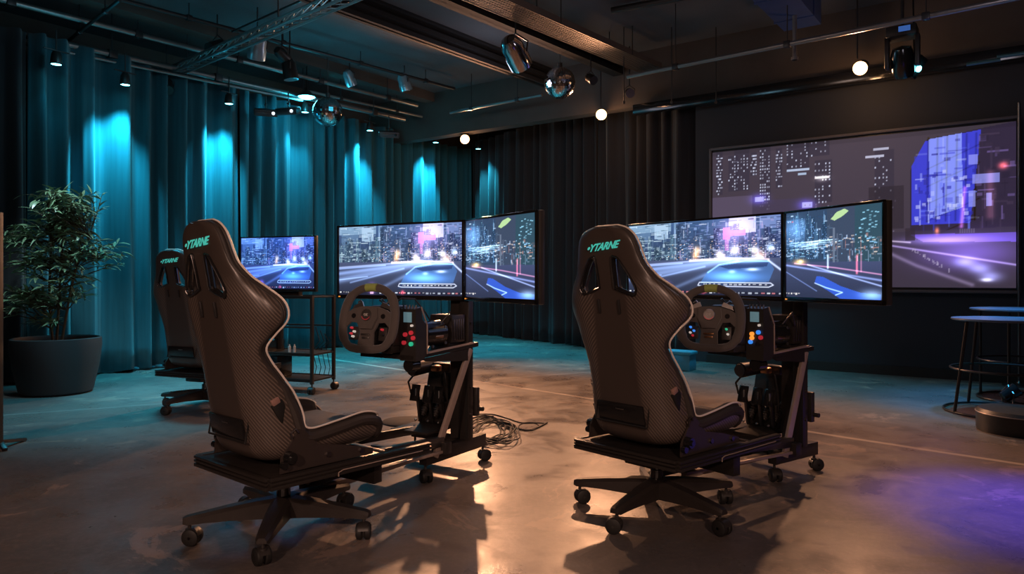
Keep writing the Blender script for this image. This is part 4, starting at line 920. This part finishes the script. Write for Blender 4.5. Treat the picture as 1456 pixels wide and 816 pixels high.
# ------------------------------------------------------------------ floor clutter
mat_m = mat('rubber_mat', (.05, .042, .036), .8)
p = RIG1.pt(1.12, .58)
mb = MB(); mb.lathe([(0, 0), (.17, 0), (.175, .005), (.165, .012), (.04, .014), (0, .014)], n=40); o = mb.build('floor_disc', mat_m); c = atz(577, 600, 0); o.location = c; tag(o, 'thin round dark base plate on the floor left of the left pedal set', 'base plate')
def cable(pts_px, r, label, lift=0):
    pts = [atz(x, y, 0) for x, y in pts_px]; pts = [Vector((p.x, p.y, r+.001+lift*abs(math.sin(i*1.7)))) for i, p in enumerate(pts)]
    pts = [Vector(q) for q in catmull(pts, 6)]; mb = MB(); mb.tube(pts, r, 7); solo(mb, 'floor_cable', rubber, label, 'cable', 'cables on the floor by the left stand')
rc = random.Random(21)
for j in range(5):
    cx, cy = 690+j*4, 612+j*2; a0 = rc.uniform(0, 6); pts = []
    for k in range(22):
        a = a0+k*.62; pts.append((cx+(26+rc.uniform(-7, 7)+j*1.2)*math.cos(a), cy+(16+rc.uniform(-5, 4))*math.sin(a)))
    cable(pts, .0045, ['outer', 'lowest', 'middle', 'tightest', 'topmost'][j]+' loop of the black cable tangle beside the left stand', .006+.006*j)
cable([(664, 598), (690, 592), (715, 600), (730, 608), (748, 613), (762, 610), (778, 602)], .0055, 'long black cable running right from the tangle, ending in a plug')
cable([(668, 590), (700, 590), (722, 596), (742, 602), (760, 602), (776, 603)], .004, 'thinner upper cable running right from the tangle')
cable([(739, 612), (738, 606), (745, 602), (758, 602), (766, 606), (758, 612), (748, 613)], .0035, 'small cable loop near the plug right of the tangle')
# small blue-lit crate behind right wheel
p = atz(968, 527, 0); t = thing('storage_crate', 'small blue-lit crate on the floor seen left of the right steering wheel', 'crate', (p.x, p.y+.1, 0), rad(-36))
mb = MB(); mb.box((0, 0, .09), (.34, .2, .18), bev=.01); mb.build('body', mat('blue_plastic', (.05, .28, .42), .5), t)
mb = MB(); mb.box((0, 0, .2), (.37, .23, .04), bev=.01); mb.build('lid', mat('blue_lid', (.06, .35, .5), .4), t)

# ------------------------------------------------------------------ ceiling services
def pipe(pA, pB, zA, r, m, label, name='ceiling_pipe', ext0=0, ext1=0, group='ceiling pipes', zB=None, cat='pipe', clips=True):
    a = atz(*pA, zA); b = atz(*pB, zB or zA); d = (b-a).normalized(); a = a-d*ext0; b = b+d*ext1; L_ = (b-a).length
    t = thing(name, label, cat, a, 0, group); mb = MB(); mb.cyl((0, 0, 0), b-a, r, n=12); mb.build('tube', m, t)
    if clips:
        for k in range(int(L_/1.3)+1):
            q = (b-a)*((k+.5)/(int(L_/1.3)+1)); 
            if a.z+.03 < 3.99:
                mb = MB(); mb.cyl(q, (q.x, q.y, 4.0-a.z), .006, n=6); mb.box(q, (r*2.6, r*2.6, r*2.6), rot=(0, 0, ROOM), bev=.004); mb.build('hanger', dark_pipe, t)
    return t, a, b
pipe((0, 42), (575, 170), 3.5, .035, pipe_m, 'long grey steel rail running just in front of the teal drapes', ext0=2, group='curtain side rails')
pipe((0, 55), (430, 143), 3.42, .018, pipe_m, 'thin steel tube under the long rail before the teal drapes', ext0=2, group='curtain side rails', clips=False)
pipe((129, 32), (593, 150), 3.7, .03, pipe_m, 'steel pipe above the long curtain rail catching cyan light', ext0=2.5)
pipe((173, 0), (646, 126), 3.84, .022, dark_pipe, 'thin dark conduit close to the ceiling above the curtain rail', ext0=1)
pipe((440, 130), (600, 166), 3.62, .02, pipe_m, 'short steel tube at the far end beyond the mirror ball', clips=True)
pipe((892, 109), (1431, 0), 3.32, .024, pipe_m, 'long silver pipe crossing in front of the right wall', ext1=1.2)
pipe((640, 160), (771, 135), 3.5, .022, pipe_m, 'short cyan-lit pipe joining the mirror ball and the far rails')
pipe((97, 58), (170, 0), 3.62, .018, dark_pipe, 'thin dark diagonal tube at the top left')
pipe((870, 15), (960, -2), 3.93, .035, dark_pipe, 'dark conduit against the ceiling at top centre right', clips=False, ext1=1.5)
pipe((330, 45), (430, 0), 3.8, .012, dark_pipe, 'thin dark cable tube beside the cross truss', clips=False, ext1=.8)
def beam(pA, pB, z, wd, ht, label, m=ceil_dark, ext0=2.5, ext1=.5, name='ceiling_beam'):
    a = atz(*pA, z); b = atz(*pB, z); d = (b-a).normalized(); a = a-d*ext0; b = b+d*ext1
    mb = MB(); up = Vector((0, 0, ht/2)); mb.bar(a+up, b+up, wd, ht*.2, bev=0); mb.bar(a+up*1.0, b+up*1.0, wd*.25, ht, bev=0); mb.bar(a+up*.2, b+up*.2, wd, ht*.2, bev=0); mb.bar(a+up*1.9, b+up*1.9, wd, ht*.12, bev=0)
    return solo(mb, name, m, label, 'beam', 'dark ceiling beams')
beam((481, 17), (768, 120), 3.74, .12, .26, 'dark steel beam ending at the right mirror ball')
beam((622, 0), (862, 100), 3.74, .15, .26, 'dark steel beam left of the mesh cable tray')
# mesh cable tray
a = atz(690, 0, 3.66); b = atz(925, 100, 3.66); d = (b-a).normalized(); a = a-d*2.5; sd = Vector((d.y, -d.x, 0)); L_ = (b-a).length
t = thing('cable_tray', 'long perforated metal cable tray under the ceiling at top centre', 'cable tray', a, 0)
tray_m = mat('galvanised_tray', (.15, .125, .11), .6, .4)
mb = MB()
for k in range(int(L_/.035)): q = d*(k*.035); mb.bar(q-sd*.15, q+sd*.15+d*.03, .008, .003, bev=0)
for k in range(9): q = sd*(-.15+k*.0375); mb.bar(q, q+d*L_, .004, .004, bev=0)
mb.build('mesh_bottom', tray_m, t, smooth=False)
for s in (-1, 1):
    mb = MB(); mb.bar(sd*.155*s+Vector((0, 0, .03)), sd*.155*s+d*L_+Vector((0, 0, .03)), .006, .07, bev=0); mb.build('side_rail', tray_m, t)
mb = MB()
for k in range(6): 
    pts = [sd*(-.1+k*.04+.02*math.sin(j*1.3+k))+d*(L_*j/12)+Vector((0, 0, .025+.01*math.sin(j+k))) for j in range(13)]; mb.tube(pts, .009, 6)
tag(mb.build('cable_bundle', rubber, t), kind='stuff')
for k in range(4):
    mb = MB(); q = d*(L_*(k+.5)/4)
    for s in (-1, 1): mb = MB(); mb.cyl(q+sd*.16*s, q+sd*.16*s+Vector((0, 0, .34)), .006, n=6); mb.build('hanger', dark_pipe, t)
# cross truss
a = atz(240, 109, 3.46); b = atz(496, 0, 3.46); d = (b-a).normalized(); b = b+d*2.0; a = a-d*.3; L_ = (b-a).length
t = thing('cross_truss', 'light ladder truss crossing from the curtain rail to the top centre', 'truss', a, 0)
mb = MB()
for (h_, s) in ((0, -1), (0, 1), (.11, 0)): 
    o_ = Vector((d.y, -d.x, 0))*.055*s+Vector((0, 0, h_)); mb.cyl(o_, o_+d*L_, .016, n=10)
mb.build('chord_tubes', pipe_m, t)
mb = MB(); n = int(L_/.16)
for k in range(n):
    q0 = d*(k*.16); q1 = d*((k+1)*.16); sd_ = Vector((d.y, -d.x, 0))*.055
    mb.cyl(q0+sd_, q1-sd_, .006, n=6); mb.cyl(q0+sd_, q1+Vector((0, 0, .11)), .006, n=6); mb.cyl(q0-sd_, q1+Vector((0, 0, .11)), .006, n=6)
mb.build('lacing', pipe_m, t)
for k in range(3):
    q = d*(L_*(k+.4)/3); mb = MB(); mb.cyl(q+Vector((0, 0, .1)), q+Vector((0, 0, .54)), .007, n=6); mb.build('hanger', dark_pipe, t)
# duct
blue_duct = mat('blue_painted_duct', (.045, .075, .20), .5, vary=.3, scale=8)
mb = MB(); P = [room(u, v, z) for z in (3.70, 3.995) for u, v in ((4.2, -2.175), (8.02, -2.175), (8.02, -1.80), (4.2, -1.80))]; mb.add(P, [(0, 3, 2, 1), (4, 5, 6, 7), (0, 1, 5, 4), (1, 2, 6, 5), (2, 3, 7, 6), (3, 0, 4, 7)])
for k in range(6): 
    u = 4.4+k*.66; c = room(u, -1.99, 3.845); mb.box(c, (.03, .40, .31), rot=(0, 0, ROOM), bev=0)
solo(mb, 'air_duct', blue_duct, 'blue rectangular air duct under the ceiling at top right', 'duct', smooth=False)
mb = MB(); a = atz(1130, 25, 3.68); mb.cyl((a.x, a.y, 3.25), (a.x, a.y, 4.0), .022, n=14); mb.cyl((a.x, a.y, 3.25), (a.x, a.y, 3.28), .035, n=14)
solo(mb, 'drop_pipe', pipe_m, 'vertical grey drop pipe beneath the blue duct', 'pipe')
for k, (x, lab) in enumerate(((955, 'thin hanger rod above the black drape near the long silver pipe'), (1018, 'thin hanger rod left of the blue duct'), (887, 'thin hanger rod right of the mirror ball by the dark beam end'))):
    a = atz(x, 105, 3.45); mb = MB(); mb.cyl((a.x, a.y, 3.1), (a.x, a.y, 4.0), .006, n=6); mb.cyl((a.x, a.y, 3.1), (a.x, a.y, 3.13), .014, n=8); solo(mb, 'hanger_rod', dark_pipe, lab, 'rod', 'hanger rods')
# black gutter with bunched cloth along the header
mb = MB(); a = room(UW-.2, -4.2, 3.22); b = room(UW-.2, 2.9, 3.22)
mb.bar(a, b, .10, .13, bev=.01)
solo(mb, 'lighting_gutter', gloss_black, 'black lighting gutter running along the top of the right wall', 'gutter')
for k in range(7):
    mb = MB(); c = room(UW-.26, -.4+k*.25, 3.17+.03*(k % 3)); mb.cyl(c-V*.14, c+V*.14, .018, n=10); solo(mb, 'cable_sleeve', mat('sleeve', (.1, .25, .3), .3, .5), 'glossy cable sleeve on the gutter at the upper right', 'cable sleeve', 'cable sleeves on the right gutter')

# ------------------------------------------------------------------ lamps
lens_c = mat('cyan_lens', (.2, .9, 1), .2, emit=(.15, .85, 1.0), es=14)
lens_w = mat('warm_lens', (1, .7, .4), .2, emit=(1, .50, .2), es=9)
lens_p = mat('pale_lens', (.8, .9, 1), .2, emit=(.75, .9, 1.0), es=3)
def light(kind, loc, col, power, target=None, size=.1, angle=60, blend=.5, name='lamp_light', parent=None, sizey=None):
    l = bpy.data.lights.new(name, kind); l.color = col; l.energy = power
    if kind == 'SPOT': l.spot_size = rad(angle); l.spot_blend = blend; l.shadow_soft_size = size
    elif kind == 'AREA': l.size = size; l.shape = 'RECTANGLE' if sizey else 'SQUARE'; l.size_y = sizey or size
    else: l.shadow_soft_size = size
    o = bpy.data.objects.new(name, l); COL.objects.link(o); o.location = loc
    if target is not None: o.rotation_euler = (Vector(target)-Vector(loc)).to_track_quat('-Z', 'Y').to_euler()
    return o
CY = (.04, .70, 1.0)
PROTO = {}
def curtain_lamp(x, y, power, on, label):
    r = (x-CX)/F; s = s_at_px(x) if x < 640 else None
    if s is not None: q, d = along(s)
    else:
        best = min(((abs(along(k)[0].x/along(k)[0].y-r), k) for k in np.linspace(sB+.4, TL, 300))); q, d = along(best[1])
    nrm = Vector((d.y, -d.x, 0)); p = q+nrm*.30; z = H+(HY-y)/F*p.y
    t = thing('curtain_lamp', label, 'lamp', (p.x, p.y, z), math.atan2(d.y, d.x), 'small lamps above the drapes')
    mb = MB(); mb.lathe([(0, .13), (.03, .13), (.045, .10), (.055, .01), (.05, 0), (.045, .005)], n=22); mb.build('lamp_can', black_metal, t)
    mb = MB(); mb.lathe([(0, .004), (.045, .004), (.045, .010), (0, .012)], n=20); mb.build('lens', lens_c if on else gloss_black, t)
    mb = MB(); mb.cyl((0, 0, .12), (0, 0, .34), .008, n=8); mb.bar((-.12, 0, .14), (.12, 0, .14), .02, .012); mb.build('bracket', dark_pipe, t)
    if on: light('SPOT', (p.x, p.y, z-.03), CY, power, (q.x, q.y, z-.85), .05, 66, 1, 'curtain_lamp_light')
    return t
curtain_lamp(155, 121, 300, True, 'small lit cyan lamp above the drape right of the plant')
curtain_lamp(303, 148, 340, True, 'small lit cyan lamp above the drape behind the left seat headrest')
curtain_lamp(412, 160, 110, True, 'small cyan lamp above the drape near the two flat floodlights')
curtain_lamp(505, 186, 400, True, 'small lit cyan lamp above the drape right of the smaller mirror ball')
curtain_lamp(600, 203, 400, True, 'small lit cyan lamp above the drape left of the leftmost warm spotlight')
curtain_lamp(700, 212, 300, True, 'small lit cyan lamp just right of the leftmost warm spotlight')
curtain_lamp(57, 92, 3, True, 'dim small lamp above the dark drape at the far left')
# warm spotlights
def warm(x, y, z, power, label):
    p = atz(x, y, z); t = thing('warm_spotlight', label, 'spotlight', p, 0, 'warm spotlights')
    aim = (Vector((-.1, 2.6, .4))-p).normalized(); R = aim.to_track_quat('-Z', 'Y').to_matrix().to_4x4()
    mb = MB(); mb.lathe([(.052, -.005), (.062, -.005), (.065, .03), (.058, .15), (.03, .2), (0, .2)], n=24, M=R); mb.build('lamp_can', black_metal, t)
    mb = MB(); mb.lathe([(0, -.065), (.035, -.06), (.062, -.03), (.07, .0), (.055, .035), (0, .05)], n=24, M=R); mb.build('bulb', lens_w, t)
    mb = MB(); mb.cyl((0, .06, .12), (0, .06, min(.75, 3.98-z)), .008, n=8); mb.build('drop_rod', dark_pipe, t)
    light('SPOT', p+aim*.13, (1, .47, .24), power, p+aim, .06, 95, .6, name='warm_spotlight_light'); light('POINT', p+Vector((0, 0, -.12)), (1, .55, .28), 6, None, .06, name='bulb_spill_light')
    return p
warm(661, 198, 3.2, 700, 'leftmost of the three glowing warm spotlights, above the left rig')
warm(855, 163, 3.2, 500, 'middle glowing warm spotlight above the right seat')
warm(1223, 97, 3.2, 220, 'rightmost glowing warm spotlight above the projection screen')
# cyan ceiling dome lamp
p = atz(436, 138, 3.45); t = thing('dome_lamp', 'bright flat cyan ceiling lamp above the smaller mirror ball', 'lamp', p, 0)
mb = MB(); mb.lathe([(0, -.03), (.07, -.02), (.11, .0), (.11, .01), (0, .01)], n=28); mb.build('glowing_dish', mat('cyan_dish', (.3, .9, 1), .3, emit=(.25, .9, 1), es=6), t)
mb = MB(); mb.lathe([(.125, .0), (.10, .03), (.03, .09), (.01, .12), (.008, .53), (0, .53)], n=28); mb.build('shade', black_metal, t)
light('POINT', p+Vector((0, 0, -.1)), CY, 14, None, .08, name='dome_lamp_light')
for q_, c_, w_ in (((-2.2, 5.6, 3.2), (.35, .75, 1), 14), ((-3.9, 6.9, 3.2), (.05, .7, 1), 3), ((-2.0, 8.8, 3.3), (.05, .7, 1), 3), ((.3, 5.2, 3.2), (1, .72, .6), 13), ((3.0, 4.6, 3.0), (.8, .72, .85), 12), ((-.2, 8.6, 3.3), (.8, .8, 1), 8)): light('POINT', q_, c_, w_, None, .25, name='ceiling_spill_light')  # added fill lights without fixtures, to brighten the ceiling and pipes
# mirror balls
def mirror_ball(x, y, z, r, label):
    p = atz(x, y, z); t = thing('mirror_ball', label, 'mirror ball', p, rad(12), 'mirror balls')
    b = bmesh.new(); nv = 22; 
    mb = MB()
    for i in range(nv):
        th0, th1 = PI*i/nv, PI*(i+1)/nv; m_ = max(6, int(44*math.sin((th0+th1)/2)))
        for k in range(m_):
            a0, a1 = 2*PI*(k+.04)/m_, 2*PI*(k+.96)/m_; e = .03*PI/nv
            P = [Vector((math.sin(t_)*math.cos(a), math.sin(t_)*math.sin(a), math.cos(t_)))*r for t_, a in ((th0+e, a0), (th1-e, a0), (th1-e, a1), (th0+e, a1))]
            mb.add(P, [(0, 1, 2, 3)])
    b.free(); mb.build('mirror_tiles', chrome, t, smooth=False)
    mb = MB(); mb.ball((0, 0, 0), r*.985, 32); mb.cyl((0, 0, r*.95), (0, 0, r+.05), .03, n=16); mb.build('core', black_plastic, t)
    mb = MB(); mb.cyl((0, 0, r+.04), (0, 0, 3.99-z), .005, n=6); mb.build('chain', dark_silver, t)
mirror_ball(466, 159, 3.2, .19, 'smaller mirror ball hanging left of centre before the teal drapes')
mirror_ball(796, 118, 3.4, .19, 'larger mirror ball hanging at top centre below the cable tray')
# par cans / flood fixtures
def par(x, y, z, az, el, s, m, label, lens=None):
    p = atz(x, y, z); t = thing('stage_light', label, 'stage light', p, 0, 'stage lights on the ceiling')
    d = Vector((math.cos(rad(az))*math.cos(rad(el)), math.sin(rad(az))*math.cos(rad(el)), math.sin(rad(el)))); R = d.to_track_quat('-Z', 'Y').to_matrix().to_4x4()
    mb = MB(); mb.lathe([(.085*s, -.12*s), (.095*s, -.12*s), (.095*s, -.02*s), (.088*s, .0), (.09*s, .08*s), (.06*s, .14*s), (.02*s, .16*s), (0, .16*s)], n=26, M=R); mb.build('can', m, t)
    mb = MB(); mb.lathe([(0, -.10*s), (.085*s, -.10*s), (.085*s, -.095*s), (0, -.095*s)], n=22, M=R); mb.build('lens', lens or gloss_black, t)
    sd = R @ Vector((1, 0, 0)); mb = MB(); mb.tube([sd*.1*s, sd*.11*s+Vector((0, 0, .08*s)), Vector((0, 0, .16*s)), -sd*.11*s+Vector((0, 0, .08*s)), -sd*.1*s], .008*s, 6); mb.cyl((0, 0, .15*s), (0, 0, 3.99-z if 3.99-z < .6 else .5), .008, n=8); mb.build('yoke', dark_pipe, t)
def flood(x, y, z, rz, s, label, on=True):
    p = atz(x, y, z); t = thing('flood_light', label, 'flood light', p, rad(rz), 'flat flood lights')
    mb = MB(); mb.box((0, 0, 0), (.30*s, .14*s, .09*s), rot=(rad(18), 0, 0), bev=.015*s); mb.build('housing', dark_pipe, t)
    mb = MB(); mb.box((0, -.055*s, -.036*s), (.26*s, .03*s, .05*s), rot=(rad(18), 0, 0), bev=.004); mb.build('glass', mat('flood_glass', (.08, .08, .085), .15), t)
    mb = MB(); mb.ball((.09*s, -.075*s, -.02*s), .02*s, 10); mb.build('glint_lamp', lens_p if on else gloss_black, t)
    mb = MB(); mb.cyl((0, 0, .04), (0, 0, .28), .007, n=8); mb.ball((0, 0, .1), .02, 8); mb.build('bracket', dark_pipe, t)
flood(378, 160, 3.2, 20, 1.0, 'left flat flood light of the pair before the teal drapes')
flood(410, 158, 3.2, -15, 1.0, 'right flat flood light of the pair, angled, left of the smaller mirror ball')
flood(553, 191, 3.2, 15, 1.0, 'flat flood light left of the leftmost warm spotlight', False)
par(733, 76, 3.45, 60, -35, 1.35, mat('chrome_can', (.6, .58, .58), .12, 1), 'chrome par can hanging left of the larger mirror ball')
par(309, 68, 3.62, -120, -30, .9, black_metal, 'black stage light with a bright white lamp at the upper left', lens_p)
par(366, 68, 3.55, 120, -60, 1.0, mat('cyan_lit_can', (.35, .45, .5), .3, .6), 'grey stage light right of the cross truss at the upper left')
par(401, 78, 3.6, 70, -20, .7, black_metal, 'small black stage light left of the dark beams')
par(412, 100, 3.45, 20, -80, .9, black_metal, 'black stage light hanging straight down above the flat flood lights')
par(237, 122, 3.32, -60, -50, .75, black_metal, 'black stage light clamped where the truss meets the curtain rail')
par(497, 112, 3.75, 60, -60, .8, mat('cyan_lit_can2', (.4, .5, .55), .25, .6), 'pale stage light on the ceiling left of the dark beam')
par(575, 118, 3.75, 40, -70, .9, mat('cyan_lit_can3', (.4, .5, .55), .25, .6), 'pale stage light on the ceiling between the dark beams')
par(840, 112, 3.5, -60, -30, .6, black_metal, 'small black stage light right of the larger mirror ball')
par(895, 132, 3.4, -90, -20, .6, dark_silver, 'small silver stage light above the middle warm spotlight')
# moving head near right warm light
p = atz(1283, 62, 3.3); t = thing('moving_head_light', 'black moving head stage light hanging beside the rightmost warm spotlight', 'stage light', p, rad(-35))
mb = MB(); mb.box((0, 0, .10), (.26, .22, .10), bev=.01); mb.cyl((0, 0, .14), (0, 0, .68), .015, n=10); mb.build('base_box', black_plastic, t)
mb = MB()
for s in (-1, 1): mb.box((.13*s, 0, -.08), (.04, .10, .30), bev=.01)
mb.build('yoke', black_plastic, t)
mb = MB(); mb.lathe([(0, -.20), (.085, -.20), (.10, -.16), (.105, .0), (.08, .08), (0, .1)], (0, 0, -.12), 26, M=Matrix.Rotation(rad(28), 4, 'X')); hd = mb.build('head', gloss_black, t)
mb = MB(); mb.box((.03, -.112, .11), (.10, .004, .05), bev=0); mb.build('display', mat('blue_display', (.05, .1, .3), .3, emit=(.1, .3, 1), es=.3), t)
p = atz(1300, 95, 3.12); t = thing('scanner_light', 'small black scanner lamp with a cyan lens below the moving head light', 'stage light', p, rad(20))
mb = MB(); mb.box((0, 0, 0), (.10, .12, .22), rot=(rad(20), rad(25), 0), bev=.01); mb.cyl((0, 0, .08), (-.02, 0, .86), .008, n=8); mb.build('housing', gloss_black, t)
mb = MB(); mb.cyl((-.03, -.07, -.04), (-.03, -.08, -.045), .03, n=14); mb.build('lens', lens_c, t)

# unseen ceiling lamps of the same room: they hang above and behind the camera
def house_lamp(p, col, power, size, target, label, m):
    t = thing('house_lamp', label, 'lamp', p, 0, 'house lamps behind the camera')
    mb = MB(); mb.lathe([(0, .02), (.10, .02), (.12, .0), (.12, .06), (.03, .14), (0, .14)], n=24); mb.cyl((0, 0, .13), (0, 0, 3.99-p[2]), .008, n=8); mb.build('lamp_can', black_metal, t)
    light('SPOT', Vector(p)-Vector((0, 0, .02)), col, power, target, .12, 52, .9, name='house_lamp_light')
WARM = (1, .60, .45)
house_lamp((-1.7, -2.2, 2.6), WARM, 480, .5, (-1.2, 2.9, 1.0), 'warm ceiling lamp behind the camera on the left', None)
house_lamp((1.0, -2.4, 2.6), WARM, 430, .5, (.35, 3.2, .9), 'warm ceiling lamp behind the camera on the right', None)
# cyan floods washing the floor before the drapes
for q, pw in (((-3.0, 6.0, 3.3), 420), ((-3.0, 7.5, 3.3), 700), ((-2.1, 9.1, 3.3), 900), ((-.6, 10.9, 3.2), 1000), ((1.0, 9.3, 3.1), 520), ((2.5, 7.8, 3.1), 240), ((3.7, 6.2, 3.1), 200)):
    light('SPOT', q, CY, pw, (q[0]-.0, q[1]-.1, 0), .12, 62, 1, 'floor_wash_light')
light('SPOT', (4.15, 5.9, 3.2), (.06, .38, 1), 420, (4.1, 5.95, .7), .1, 42, .8, 'blue_table_light')
light('SPOT', (3.2, 3.2, 3.3), (.06, .055, 1), 1500, (2.45, 3.2, 0), .15, 29, 1, 'violet_floor_light')
light('SPOT', (-3.7, 5.7, 3.3), (.6, .9, 1), 220, (-4.15, 6.6, 1.5), .1, 40, 1, 'plant_light')
light('SPOT', (-3.4, 4.8, 3.3), (.1, .45, .8), 40, (-2.9, 4.8, 0), .2, 80, 1, 'floor_wash_light')
